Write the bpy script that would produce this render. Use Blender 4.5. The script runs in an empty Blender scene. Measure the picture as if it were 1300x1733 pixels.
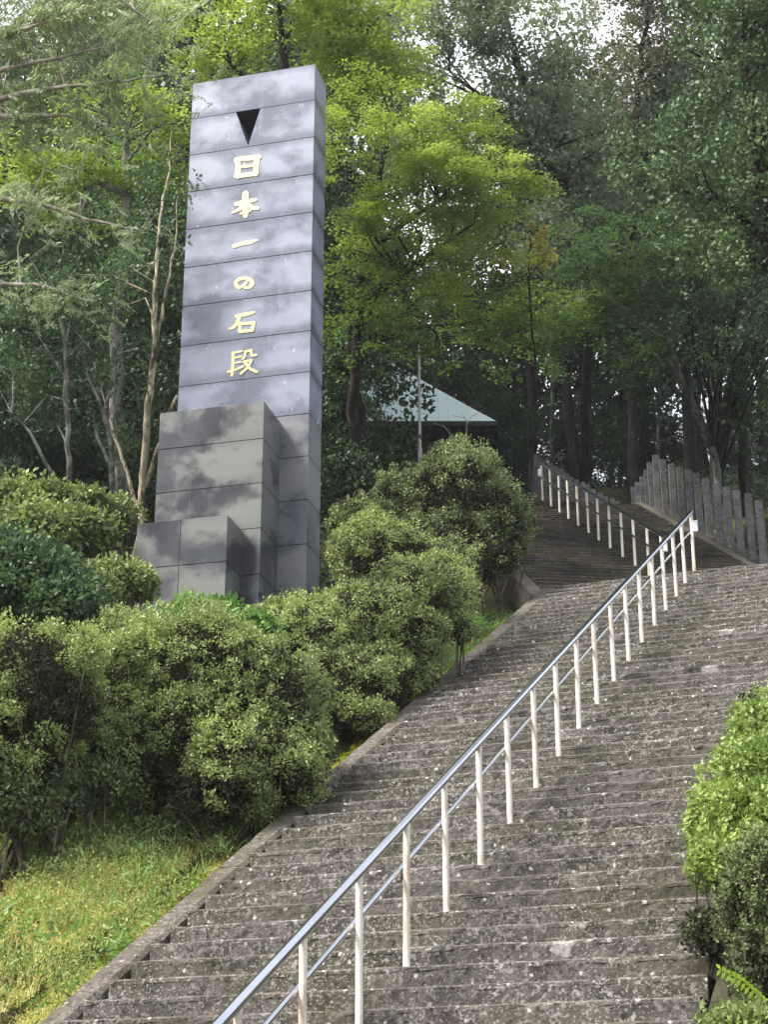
import bpy, math, random
import numpy as np
from mathutils import Vector, Matrix
R = math.radians
scene = bpy.context.scene
COL = scene.collection
rng = np.random.default_rng(7)
random.seed(7)

# ------------------------------------------------------------------ camera
A, P, FPX, CAMH = R(19.2), R(21.8), 3000.0, 1.6
cam_d = bpy.data.cameras.new('camera')
cam_d.sensor_fit = 'HORIZONTAL'; cam_d.sensor_width = 36.0
cam_d.lens = 36.0 * FPX / 1300.0
cam_d.clip_start = 0.1; cam_d.clip_end = 3000
cam = bpy.data.objects.new('camera', cam_d); COL.objects.link(cam)
cam.location = (0, 0, CAMH); cam.rotation_euler = (math.pi/2 + P, 0, A)
scene.camera = cam

# ------------------------------------------------------------------ light
SUN_EL, SUN_AZ = 50.0, 222.0        # azimuth in degrees, counter-clockwise from +X
world = bpy.data.worlds.new('World'); scene.world = world; world.use_nodes = True
wn = world.node_tree; wn.nodes.clear()
sky = wn.nodes.new('ShaderNodeTexSky'); sky.sky_type = 'NISHITA'; sky.sun_disc = False
sky.sun_elevation = R(SUN_EL); sky.sun_rotation = R(90 - SUN_AZ)
sky.air_density = 1.0; sky.dust_density = 4.0; sky.ozone_density = 1.0
bg = wn.nodes.new('ShaderNodeBackground'); bg.inputs['Strength'].default_value = 0.15
wo = wn.nodes.new('ShaderNodeOutputWorld')
cl_n = wn.nodes.new('ShaderNodeTexNoise'); cl_n.inputs['Scale'].default_value = 2.2; cl_n.inputs['Detail'].default_value = 5
cl_r = wn.nodes.new('ShaderNodeMapRange'); cl_r.inputs[1].default_value = .3; cl_r.inputs[2].default_value = .7; cl_r.inputs[3].default_value = .6; cl_r.inputs[4].default_value = .95
cl_m = wn.nodes.new('ShaderNodeMix'); cl_m.data_type = 'RGBA'; cl_m.inputs[7].default_value = (3.3, 3.35, 3.5, 1)   # thin bright cloud over the blue
wn.links.new(cl_n.outputs[0], cl_r.inputs[0]); wn.links.new(cl_r.outputs[0], cl_m.inputs[0]); wn.links.new(sky.outputs[0], cl_m.inputs[6])
wn.links.new(cl_m.outputs[2], bg.inputs[0]); wn.links.new(bg.outputs[0], wo.inputs[0])
sun_d = bpy.data.lights.new('sun', 'SUN'); sun_d.energy = 2.4; sun_d.angle = R(14); sun_d.color = (1.0, 0.95, 0.86)
sun = bpy.data.objects.new('sun', sun_d); COL.objects.link(sun)
sd = Vector((math.cos(R(SUN_EL))*math.cos(R(SUN_AZ)), math.cos(R(SUN_EL))*math.sin(R(SUN_AZ)), math.sin(R(SUN_EL))))
sun.rotation_euler = sd.to_track_quat('Z', 'Y').to_euler(); sun.location = (0, 0, 60)
vs = scene.view_settings
vs.view_transform = 'Standard'; vs.look = 'None'; vs.gamma = 1.0; vs.use_curve_mapping = False
vs.exposure = 1.9
scene.render.engine = 'CYCLES'

# ------------------------------------------------------------------ helpers
c_r = np.array([math.cos(A), math.sin(A), 0.0])
c_f = np.array([-math.sin(A)*math.cos(P), math.cos(A)*math.cos(P), math.sin(P)])
c_u = np.cross(c_r, c_f)
CAM = np.array([0, 0, CAMH])
def at(px, py, d):                       # a point of the place at distance d, read off the photograph
    return CAM + (c_r*(px-650)/FPX + c_u*(866.5-py)/FPX + c_f)*d
def on_level(px, py, z):
    v = c_r*(px-650)/FPX + c_u*(866.5-py)/FPX + c_f
    return CAM + v*((z-CAMH)/v[2])

def tag(o, label=None, cat=None, group=None, kind=None):
    if label: o['label'] = label
    if cat: o['category'] = cat
    if group: o['group'] = group
    if kind: o['kind'] = kind
    return o
def empty(name, loc=(0, 0, 0), parent=None, rz=0.0):
    o = bpy.data.objects.new(name, None); COL.objects.link(o); o.location = loc; o.rotation_euler = (0, 0, rz)
    o.empty_display_size = .2
    if parent: o.parent = parent
    return o
def link(name, me, parent=None, loc=None):
    o = bpy.data.objects.new(name, me); COL.objects.link(o)
    if parent: o.parent = parent
    if loc is not None: o.location = loc
    return o
def local(parent_loc, pts):
    return [tuple(np.array(p, float) - np.array(parent_loc, float)) for p in pts]

def mesh_np(name, verts, quads, mat, tint=None, smooth=False):
    verts = np.asarray(verts, np.float32); quads = np.asarray(quads, np.int32)
    me = bpy.data.meshes.new(name)
    me.vertices.add(len(verts)); me.vertices.foreach_set('co', verts.ravel())
    k = quads.shape[1]
    me.loops.add(quads.size); me.loops.foreach_set('vertex_index', quads.ravel())
    me.polygons.add(len(quads))
    me.polygons.foreach_set('loop_start', np.arange(0, quads.size, k, dtype=np.int32))
    me.polygons.foreach_set('loop_total', np.full(len(quads), k, np.int32))
    if smooth: me.polygons.foreach_set('use_smooth', np.ones(len(quads), bool))
    if tint is not None:
        a = me.attributes.new('tint', 'FLOAT', 'FACE'); a.data.foreach_set('value', np.asarray(tint, np.float32))
    me.update(calc_edges=True)
    if mat: me.materials.append(mat)
    return me

class MB:
    """collects polygons for one mesh"""
    def __init__(s): s.v = []; s.f = []; s.sm = []
    def add(s, v, f, smooth=False):
        b = len(s.v); s.v += [tuple(map(float, p)) for p in v]; s.f += [tuple(i+b for i in q) for q in f]; s.sm += [smooth]*len(f)
    def prism(s, poly, axis0, axis1):
        """poly: list of 3D points; extruded by vector axis1-axis0"""
        d = np.array(axis1, float)-np.array(axis0, float); n = len(poly)
        v = [np.array(p, float) for p in poly]+[np.array(p, float)+d for p in poly]
        f = [tuple(range(n))[::-1], tuple(range(n, 2*n))]+[(i, (i+1) % n, n+(i+1) % n, n+i) for i in range(n)]
        s.add(v, f)
    def box(s, lo, hi, M=None, bev=0.0):
        (x0, y0, z0), (x1, y1, z1) = lo, hi
        b = bev
        if b <= 0:
            v = [(x0,y0,z0),(x1,y0,z0),(x1,y1,z0),(x0,y1,z0),(x0,y0,z1),(x1,y0,z1),(x1,y1,z1),(x0,y1,z1)]
            f = [(0,3,2,1),(4,5,6,7),(0,1,5,4),(1,2,6,5),(2,3,7,6),(3,0,4,7)]
        else:
            rings = []
            for z, i in ((z0, b), (z0+b, 0), (z1-b, 0), (z1, b)):
                rings.append([(x0+i+b*(i==0), y0+i, z), (x1-i-b*(i==0), y0+i, z), (x1-i, y0+i+b*(i==0), z), (x1-i, y1-i-b*(i==0), z),
                              (x1-i-b*(i==0), y1-i, z), (x0+i+b*(i==0), y1-i, z), (x0+i, y1-i-b*(i==0), z), (x0+i, y0+i+b*(i==0), z)])
            v = sum(rings, []); f = [tuple(range(8))[::-1], tuple(range(24, 32))]
            for r_ in range(3):
                for i in range(8): f.append((r_*8+i, r_*8+(i+1) % 8, r_*8+8+(i+1) % 8, r_*8+8+i))
        if M is not None: v = [tuple(M @ Vector(p)) for p in v]
        s.add(v, f)
    def tube(s, pts, radii, n=8, cap=True, smooth=True):
        pts = [Vector(tuple(map(float, p))) for p in pts]
        if not hasattr(radii, '__len__'): radii = [radii]*len(pts)
        v = []; up = None
        for i, p in enumerate(pts):
            t = (pts[min(i+1, len(pts)-1)]-pts[max(i-1, 0)])
            if t.length < 1e-9: t = Vector((0, 0, 1))
            t.normalize()
            if up is None: up = t.orthogonal().normalized()
            a = (up - t*up.dot(t))
            a = a.normalized() if a.length > 1e-6 else t.orthogonal().normalized()
            up = a; b = t.cross(a)
            for k in range(n):
                an = 2*math.pi*k/n
                v.append(p+(a*math.cos(an)+b*math.sin(an))*radii[i])
        f = []
        for i in range(len(pts)-1):
            for k in range(n): f.append((i*n+k, i*n+(k+1) % n, (i+1)*n+(k+1) % n, (i+1)*n+k))
        s.add(v, f, smooth)
        if cap:
            m = len(pts)-1
            s.add(v[:n], [tuple(range(n))[::-1]]); s.add(v[m*n:], [tuple(range(n))])
    def mesh(s, name, mat):
        me = bpy.data.meshes.new(name); me.from_pydata(s.v, [], s.f)
        me.polygons.foreach_set('use_smooth', s.sm); me.update()
        if mat: me.materials.append(mat)
        return me
    def build(s, name, mat, parent=None): return link(name, s.mesh(name, mat), parent)

# value noise in numpy
_H = np.random.default_rng(3).random((32, 32, 32))
def vnoise(p):
    p = np.asarray(p, float); i = np.floor(p).astype(int); f = p-i; f = f*f*(3-2*f); o = 0
    for dx in (0, 1):
        for dy in (0, 1):
            for dz in (0, 1):
                w = (f[:,0] if dx else 1-f[:,0])*(f[:,1] if dy else 1-f[:,1])*(f[:,2] if dz else 1-f[:,2])
                o = o+w*_H[(i[:,0]+dx) % 32, (i[:,1]+dy) % 32, (i[:,2]+dz) % 32]
    return o
def fbm(p, n=3):
    p = np.asarray(p, float); o = 0; a = .5; t = 0
    for k in range(n): o = o+a*vnoise(p*(2**k)+k*7.3); t += a; a *= .5
    return o/t
def sstep(a, b, x):
    t = np.clip((np.asarray(x, float)-a)/(b-a), 0, 1); return t*t*(3-2*t)

# ------------------------------------------------------------------ materials
def new_mat(name):
    m = bpy.data.materials.new(name); m.use_nodes = True; nt = m.node_tree; nt.nodes.clear()
    o = nt.nodes.new('ShaderNodeOutputMaterial'); return m, nt, o
class NT:
    def __init__(s, nt): s.nt = nt
    def n(s, t, **kw):
        x = s.nt.nodes.new(t)
        for k, v in kw.items():
            if k.startswith('i_'):
                key = k[2:].replace('_', ' ')
                x.inputs[key].default_value = v
            else: setattr(x, k, v)
        return x
    def l(s, a, b): s.nt.links.new(a, b)
    def ramp(s, src, stops, interp='LINEAR'):
        r = s.nt.nodes.new('ShaderNodeValToRGB'); cr = r.color_ramp; cr.interpolation = interp
        while len(cr.elements) < len(stops): cr.elements.new(.5)
        for e, (p, c) in zip(cr.elements, stops):
            e.position = p; e.color = (c, c, c, 1) if not hasattr(c, '__len__') else (*c, 1)
        s.l(src, r.inputs[0]); return r.outputs[0]
    def noise(s, scale, detail=4, rough=.55, vec=None, dist=0):
        x = s.nt.nodes.new('ShaderNodeTexNoise'); x.inputs['Scale'].default_value = scale
        x.inputs['Detail'].default_value = detail; x.inputs['Roughness'].default_value = rough; x.inputs['Distortion'].default_value = dist
        if vec is not None: s.l(vec, x.inputs['Vector'])
        return x.outputs[0]
    def mix(s, fac, a, b, mode='MIX'):
        x = s.nt.nodes.new('ShaderNodeMix'); x.data_type = 'RGBA'; x.blend_type = mode
        for sock, v in ((x.inputs[0], fac), (x.inputs[6], a), (x.inputs[7], b)):
            if isinstance(v, bpy.types.NodeSocket): s.l(v, sock)
            elif hasattr(v, '__len__'): sock.default_value = (*v, 1)
            else: sock.default_value = v
        return x.outputs[2]
    def math(s, op, a, b=None, clamp=False):
        x = s.nt.nodes.new('ShaderNodeMath'); x.operation = op; x.use_clamp = clamp
        for sock, v in ((x.inputs[0], a), (x.inputs[1], b)):
            if v is None: continue
            if isinstance(v, bpy.types.NodeSocket): s.l(v, sock)
            else: sock.default_value = v
        return x.outputs[0]
    def pos(s): return s.nt.nodes.new('ShaderNodeNewGeometry').outputs['Position']
    def objrand(s): return s.nt.nodes.new('ShaderNodeObjectInfo').outputs['Random']
    def scale(s, vec, sc):
        x = s.nt.nodes.new('ShaderNodeMapping'); s.l(vec, x.inputs[0]); x.inputs['Scale'].default_value = sc; return x.outputs[0]
    def bump(s, h, strength=.4, dist=.02):
        x = s.nt.nodes.new('ShaderNodeBump'); x.inputs['Strength'].default_value = strength; x.inputs['Distance'].default_value = dist
        s.l(h, x.inputs['Height']); return x.outputs[0]
def principled(k, out, col, rough=.6, metal=0.0, spec=.5, normal=None):
    b = k.nt.nodes.new('ShaderNodeBsdfPrincipled')
    for sock, v in ((b.inputs['Base Color'], col), (b.inputs['Roughness'], rough), (b.inputs['Metallic'], metal), (b.inputs['Specular IOR Level'], spec)):
        if isinstance(v, bpy.types.NodeSocket): k.l(v, sock)
        elif hasattr(v, '__len__'): sock.default_value = (*v, 1)
        else: sock.default_value = v
    if normal is not None: k.l(normal, b.inputs['Normal'])
    k.l(b.outputs[0], out.inputs[0]); return b

def leaf_mat(name, cols, trans=.35, rough=.5, spec=.35):
    m, nt, out = new_mat(name); k = NT(nt)
    a = k.n('ShaderNodeAttribute', attribute_name='tint')
    n = len(cols); c = k.ramp(a.outputs['Fac'], [(i/(n-1), cols[i]) for i in range(n)])
    b = k.nt.nodes.new('ShaderNodeBsdfPrincipled'); k.l(c, b.inputs['Base Color'])
    b.inputs['Roughness'].default_value = rough; b.inputs['Specular IOR Level'].default_value = spec
    t = k.n('ShaderNodeBsdfTranslucent'); k.l(k.mix(1.0, c, (1.1, 1.15, .85), 'MULTIPLY'), t.inputs[0])
    mx = k.n('ShaderNodeMixShader'); mx.inputs[0].default_value = trans
    k.l(b.outputs[0], mx.inputs[1]); k.l(t.outputs[0], mx.inputs[2]); k.l(mx.outputs[0], out.inputs[0])
    return m
def bark_mat(name, dark, light, patch=(.5, .58), lichen=None):
    m, nt, out = new_mat(name); k = NT(nt); p = k.pos()
    n1 = k.noise(7, 5, .6, k.scale(p, (1, 1, .35))); f = k.ramp(n1, [(patch[0], 0), (patch[1], 1)])
    c = k.mix(f, dark, light)
    if lichen: c = k.mix(k.ramp(k.noise(3, 4, .6, p), [(.5, 0), (.62, .8)]), c, lichen)
    n2 = k.noise(40, 4, .6, k.scale(p, (1, 1, .3)))
    principled(k, out, k.mix(.5, c, k.ramp(n2, [(.3, .35), (.7, 1)]), 'MULTIPLY'), .85, 0, .2, k.bump(n2, .6, .01))
    return m
M = {}
M['maple_lime'] = leaf_mat('maple_lime', [(.11,.18,.04), (.28,.38,.08), (.50,.55,.15)], .38)
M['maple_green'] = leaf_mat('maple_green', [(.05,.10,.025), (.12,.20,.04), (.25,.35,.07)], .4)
M['maple_dark'] = leaf_mat('maple_dark', [(.02,.05,.022), (.05,.10,.04), (.11,.19,.06)], .35)
M['evergreen'] = leaf_mat('evergreen', [(.02,.045,.018), (.06,.11,.042), (.16,.24,.10)], .2, .5, .25)
M['evergreen_grey'] = leaf_mat('evergreen_grey', [(.08,.11,.065), (.24,.29,.18), (.48,.53,.38)], .35, .5, .3)
M['forest'] = leaf_mat('forest', [(.016,.034,.018), (.04,.074,.034), (.09,.14,.06)], .28, .5, .3)  # leaf tones darkened to stand in for shade deep in the wood
M['brown_leaf'] = leaf_mat('brown_leaf', [(.07,.07,.045), (.17,.17,.10), (.34,.34,.21)], .3)
M['autumn'] = leaf_mat('autumn', [(.26,.13,.05), (.40,.36,.08), (.50,.52,.12)], .4)
M['conifer_spray'] = leaf_mat('conifer_spray', [(.12,.17,.08), (.30,.37,.20), (.52,.58,.40)], .35)
M['inner_shade_leaf'] = leaf_mat('inner_shade_leaf', [(.03,.035,.018), (.05,.05,.028), (.08,.07,.04)], .15, .7, .1)  # dark leaf colour standing in for shade inside the azaleas
M['azalea'] = leaf_mat('azalea', [(.08,.105,.038), (.22,.275,.095), (.44,.51,.19)], .28, .5, .3)
M['azalea_dark'] = leaf_mat('azalea_dark', [(.05,.068,.03), (.13,.165,.065), (.28,.34,.13)], .28, .5, .3)
M['azalea_light'] = leaf_mat('azalea_light', [(.09,.12,.04), (.22,.28,.09), (.42,.50,.17)], .3, .5, .3)
M['lime_bush'] = leaf_mat('lime_bush', [(.10,.16,.035), (.22,.31,.08), (.45,.50,.16)], .3)
M['grass'] = leaf_mat('grass', [(.11,.14,.05), (.36,.37,.12), (.60,.55,.23)], .3, .7, .15)
M['weed'] = leaf_mat('weed', [(.05,.12,.03), (.13,.25,.06), (.28,.40,.12)], .35, .5, .3)
M['moss_leaf'] = leaf_mat('moss_leaf', [(.10,.12,.01), (.26,.29,.02), (.45,.46,.04)], .2, .8, .1)
M['autumn_litter'] = leaf_mat('autumn_litter', [(.07,.045,.02), (.17,.11,.05), (.30,.21,.09)], .15, .7, .2)
M['fern'] = leaf_mat('fern', [(.50,.65,.10), (.60,.75,.16)], .4)
M['bark_dark'] = bark_mat('bark_dark', (.014,.012,.011), (.040,.034,.029))
M['bark_grey'] = bark_mat('bark_grey', (.08,.08,.07), (.24,.23,.21), lichen=(.30,.31,.27))
M['bark_pale'] = bark_mat('bark_pale', (.06,.05,.032), (.42,.36,.26), (.44,.52), lichen=(.13,.13,.08))
M['twig_pale'] = bark_mat('twig_pale', (.22,.20,.16), (.50,.46,.38), (.4,.6))
M['twig_brown'] = bark_mat('twig_brown', (.05,.04,.03), (.16,.13,.10))

def mat_ground():
    m, nt, out = new_mat('ground_soil'); k = NT(nt); p = k.pos()
    c = k.ramp(k.noise(1.3, 6, .65, p), [(.3, (.035,.028,.018)), (.5, (.06,.055,.025)), (.62, (.07,.09,.025)), (.75, (.10,.12,.03))])
    n2 = k.noise(30, 5, .7, p); c = k.mix(.7, c, k.ramp(n2, [(.3, .3), (.7, 1.2)]), 'MULTIPLY')
    principled(k, out, c, .95, 0, .1, k.bump(n2, .8, .04)); return m
M['ground'] = mat_ground()

def mat_concrete(name, base=(.118,.105,.096), dark=(.030,.027,.025), moss=0.45, speck=1.0, patches=True):
    m, nt, out = new_mat(name); k = NT(nt); p = k.pos()
    big = k.noise(.8, 5, .6, p); mid = k.noise(4.5, 6, .7, p); fine = k.noise(34, 5, .75, p)
    c = k.mix(k.ramp(mid, [(.36, 0), (.60, 1)]), dark, base)
    c = k.mix(k.math('MULTIPLY', k.ramp(big, [(.42, 0), (.56, 1)]), moss), c, (.065,.062,.028))
    c = k.mix(k.ramp(k.noise(1.7, 4, .6, k.scale(p, (1, 1, 2))), [(.45, 0), (.75, .5)]), c, (.105,.086,.083))
    # dark pits and pale aggregate and lichen of ragged outline
    c = k.mix(k.ramp(k.noise(26, 4, .7, p), [(.37, .8), (.45, 0)]), c, (.014,.013,.012))
    dens = k.ramp(k.noise(1.3, 5, .65, p), [(.36, .12), (.62, 1)])
    for sc, lo, hi, col in ((27, .575, .62, (.27,.255,.235)), (58, .57, .62, (.33,.31,.285)), (14, .63, .65, (.24,.215,.21))):
        f = k.math('MULTIPLY', k.math('MULTIPLY', k.ramp(k.noise(sc, 3, .62, p), [(lo, 0), (hi, 1)]), dens), .8*speck)
        c = k.mix(f, c, col)
    lst = [(17, .18, .26, .80, (.50,.48,.45))]
    if patches: lst += [(1.7, .17, .19, .86, (.30,.28,.275)), (4.3, .10, .12, .88, (.38,.36,.35))]
    for sc, r0, r1, dn, col in lst:
        v = k.n('ShaderNodeTexVoronoi', i_Scale=sc); w = k.n('ShaderNodeVectorMath', operation='ADD')
        nz = k.n('ShaderNodeTexNoise', i_Scale=sc*2.2); k.l(p, nz.inputs['Vector'])
        s2 = k.n('ShaderNodeVectorMath', operation='SCALE'); k.l(nz.outputs['Color'], s2.inputs[0]); s2.inputs['Scale'].default_value = .55/sc
        k.l(p, w.inputs[0]); k.l(s2.outputs[0], w.inputs[1]); k.l(w.outputs[0], v.inputs['Vector'])
        sep = k.n('ShaderNodeSeparateColor'); k.l(v.outputs['Color'], sep.inputs[0])
        f = k.math('MULTIPLY', k.ramp(v.outputs['Distance'], [(r0, 1), (r1, 0)]), k.ramp(sep.outputs[0], [(dn, 0), (dn+.03, 1)]))
        f = k.math('MULTIPLY', f, k.ramp(fine, [(.35, .35), (.55, 1)]))
        c = k.mix(k.math('MULTIPLY', f, speck*.85), c, col)
    h = k.math('ADD', fine, k.math('MULTIPLY', mid, 1.5))
    principled(k, out, c, .92, 0, .2, k.bump(h, .7, .015)); return m
M['step'] = mat_concrete('step_concrete')
M['step_upper'] = mat_concrete('step_concrete_shaded_mossy', base=(.026,.023,.020), dark=(.010,.009,.008), moss=.5, speck=.15, patches=False)  # darker copy of the step concrete, canopy shade in its colour, with moss
M['curb'] = mat_concrete('curb_concrete', base=(.12,.10,.092), dark=(.038,.031,.027), moss=.6, speck=.7, patches=False)
M['pillar'] = mat_concrete('pillar_concrete', base=(.12,.125,.135), dark=(.055,.058,.063), moss=.05, speck=.5)

def mat_simple(name, col, rough=.5, metal=0.0, spec=.5, nscale=12, amt=.3):
    m, nt, out = new_mat(name); k = NT(nt); p = k.pos(); n = k.noise(nscale, 4, .6, p)
    c = k.mix(amt, col, k.ramp(n, [(.3, .5), (.7, 1.15)]), 'MULTIPLY')
    principled(k, out, c, rough, metal, spec); return m
M['steel'] = mat_simple('brushed_steel', (.46,.48,.54), .16, 1.0, .5, 3, .25)
M['white_plate'] = mat_simple('white_plate', (.75,.76,.78), .5)
def mat_post():
    m, nt, out = new_mat('cream_paint_rusting'); k = NT(nt); p = k.pos()
    rust = k.ramp(k.noise(9, 5, .7, k.scale(p, (1, 1, .25)), .5), [(.51, 0), (.62, 1)])
    c = k.mix(k.math('MULTIPLY', rust, .6), (.66,.63,.55), (.34,.17,.09))
    c = k.mix(k.ramp(k.noise(60, 3, .6, p), [(.55, 0), (.75, .35)]), c, (.35,.30,.24))
    principled(k, out, c, .5, 0, .4); return m
M['post'] = mat_post()

def mat_granite(name, light, dark, tan, joint_dark=.9, cloud=(.42, .56), rough=(.22,.42), tan_amt=.5, white=0.0, freq=1.15):
    """polished granite with cloudy water stains that gather along the joints (0.7 m courses)"""
    m, nt, out = new_mat(name); k = NT(nt); p = k.pos()
    sep = k.n('ShaderNodeSeparateXYZ'); k.l(p, sep.inputs[0])
    warp = k.noise(2.0, 5, .6, k.scale(p, (1.3, 1.3, .5)))
    zz = k.math('DIVIDE', k.math('ADD', sep.outputs[2], -9.4), .7)
    zz = k.math('ADD', zz, k.math('MULTIPLY', k.math('ADD', warp, -.5), .35))
    fr = k.math('FRACT', zz)                       # 0 at a joint
    band = k.ramp(fr, [(0, joint_dark), (.10, joint_dark*.9), (.26, 0.05), (.78, 0), (.9, joint_dark*.5), (1, joint_dark*.85)])
    cl = k.ramp(k.noise(freq, 7, .55, k.scale(p, (1, 1, 1.25)), .15), [(cloud[0], .12), (cloud[1], 1)])
    mask = k.math('MULTIPLY', cl, k.math('SUBTRACT', 1.0, band), clamp=True)
    c = k.mix(mask, dark, light)
    c = k.mix(k.ramp(k.noise(1.9, 5, .65, p), [(.50, 0), (.68, tan_amt)]), c, tan)
    drip = k.ramp(k.noise(9, 3, .6, k.scale(p, (1, 1, .05))), [(.60, 0), (.72, .35)])
    c = k.mix(drip, c, light)
    c = k.mix(k.math('MULTIPLY', k.ramp(k.noise(11, 5, .7, k.scale(p, (1, 1, .6))), [(.66, 0), (.70, 1)]), white), c, (.75,.76,.80))
    fine = k.noise(160, 2, .5, p); c = k.mix(.35, c, k.ramp(fine, [(.3, .6), (.7, 1.3)]), 'MULTIPLY')
    r = k.ramp(mask, [(0, rough[0]), (1, rough[1])])
    principled(k, out, c, r, 0, .6, k.bump(k.noise(3, 2, .5, p), .03, .02)); return m
M['granite'] = mat_granite('granite_shaft', (.208,.230,.315), (.088,.098,.138), (.13,.142,.175), .85, (.38,.54), tan_amt=.45, white=.6)  # bluish base tone paints the sky's reflection into the upper stone
M['granite_low'] = mat_granite('granite_shaft_foot', (.15,.15,.165), (.045,.05,.07), (.12,.12,.12), .3, (.40,.54))
M['granite_base'] = mat_granite('granite_base', (.120,.123,.118), (.009,.011,.018), (.088,.087,.080), .2, (.45,.55), (.12,.4), .35, freq=.8)
M['pale_joint'] = mat_simple('pale_joint_grout', (.30,.30,.32), .8, 0, .2)
M['granite_core'] = mat_simple('granite_joint', (.05,.052,.062), .8, 0, .2)
M['gold'] = mat_simple('cream_gold_paint', (.74,.64,.34), .45, 0, .4, 30, .12)
def mat_copper():
    m, nt, out = new_mat('pale_copper_roof'); k = NT(nt); p = k.pos()
    c = k.ramp(k.noise(.9, 5, .6, p), [(.3, (.62,.80,.80)), (.7, (.72,.88,.87))])
    principled(k, out, c, .45, .0, .5, k.bump(k.noise(9, 3, .5, p), .1, .02)); return m
M['roof'] = mat_copper()
M['dark_wood'] = mat_simple('dark_timber', (.035,.028,.026), .7, 0, .3)
M['pole'] = mat_simple('grey_pole', (.42,.40,.40), .5, 0, .4, 8, .35)
M['moss'] = mat_simple('moss', (.16,.19,.02), .95, 0, .1, 25, .8)

# ------------------------------------------------------------------ geometry of the hill
RISE, TREAD, SL = .1508, .2776, .543
Y0 = 4.995                                   # nose of the first step
NST = 65
L1 = NST*RISE; YL = Y0+(NST-1)*TREAD           # landing height and its edge
H2 = R(25.2); d2 = np.array([-math.sin(H2), math.cos(H2)]); r2 = np.array([math.cos(H2), math.sin(H2)])
RISE2 = .155; TR2 = .276; N2 = 39; L2 = L1+N2*RISE2
S0 = np.array([-3.805, 24.63])
XL, XC, XR = -5.45, -3.483, -1.57             # left end of steps, handrail, right end

def terrain(x, y, detail=True):
    x = np.asarray(x, float); y = np.asarray(y, float)
    t = (x-S0[0])*d2[0]+(y-S0[1])*d2[1]; o = (x-S0[0])*r2[0]+(y-S0[1])*r2[1]
    p1 = SL*(y-Y0-.12)+.22*sstep(-6.1, -7.2, x)*sstep(22, 19, y); p2 = L1+.562*t
    w = sstep(21, 28, y); z = p1*(1-w)+p2*w
    az = np.degrees(np.arctan2(-x, np.maximum(y, .01)))
    cap = 20.4-8.9*sstep(24, 29, az)
    k = 1.2; z = np.where(z > cap-k, cap-k+k*np.tanh((z-cap+k)/k/1.0), z)
    z = z - np.maximum(0, y-54)*.45
    z = np.where(z > 0, z, 0)
    z = np.where(y < 60, np.maximum(z, 0), np.maximum(z, -6))
    if detail:
        q = np.stack([x*.6, y*.6, x*0+2.2], -1).reshape(-1, 3)
        nz = (fbm(q, 4).reshape(x.shape)-.5)*.5+(fbm(q*4, 2).reshape(x.shape)-.5)*.22*sstep(15, 13, y)
        z = z+nz*sstep(4, 8, y)*sstep(-5.6, -7.0, x)+nz*.7*sstep(-1, 1, x)
    # flight 1 sits in a cut
    cut = (x > XL-.3) & (x < XR+.35) & (y > 3.5) & (y < YL+1.9)
    z = np.where(cut, np.minimum(z, SL*(y-Y0-.12)-.5), z)
    # drop along the left curb
    g = (x > -6.15) & (x <= XL-.2) & (y > 3.5) & (y < YL+.5)
    z = np.where(g, np.minimum(z, SL*(y-Y0-.12)-.10), z)
    # second flight, both landings
    zc = L1+np.clip(t-.3, 0, N2*TR2)*.562-.45
    w2 = sstep(4.2, 3.1, np.abs(o))*sstep(-3.5, -2.0, t)*sstep(17.5, 15.5, t)
    z = z*(1-w2)+np.minimum(z, zc)*w2
    w3 = sstep(10.5, 10.9, t)*sstep(17.5, 15.5, t)*sstep(-9, -7, o)*sstep(5.5, 4.5, o)
    z = z*(1-w3)+np.minimum(z, L2-.3)*w3
    w4 = sstep(11, 12, t)*sstep(20.3, 19.0, t)*sstep(-11, -9, o)*sstep(5.0, 4.0, o)
    z = z*(1-w4)+np.minimum(z, L2-.4+np.clip(t-13.0, 0, 9)*.60)*w4
    return z
def gz(x, y): return float(terrain(np.array([x]), np.array([y]))[0])

def axis(segs):
    out = []
    for a, b, s in segs: out.append(np.arange(a, b, s))
    out.append(np.array([segs[-1][1]])); return np.concatenate(out)
gx = axis([(-900, -60, 60), (-60, -26, 2), (-26, -7, .4), (-7, -5, .1), (-5, -2, .5), (-2, 0, .1), (0, 8, .4), (8, 40, 2), (40, 900, 60)])
gy = axis([(-900, -20, 60), (-20, 2, 2), (2, 26, .25), (26, 46, .3), (46, 80, 1.5), (80, 1200, 80)])
GX, GY = np.meshgrid(gx, gy); GZ = terrain(GX, GY)
nx, ny = len(gx), len(gy)
idx = np.arange(nx*ny).reshape(ny, nx)
q = np.stack([idx[:-1,:-1], idx[:-1,1:], idx[1:,1:], idx[1:,:-1]], -1).reshape(-1, 4)
ground = link('ground', mesh_np('ground', np.stack([GX, GY, GZ], -1).reshape(-1, 3), q, M['ground'], smooth=True))
tag(ground, 'brown leaf-littered hillside rising beneath the trees and bushes', kind='structure')

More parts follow.
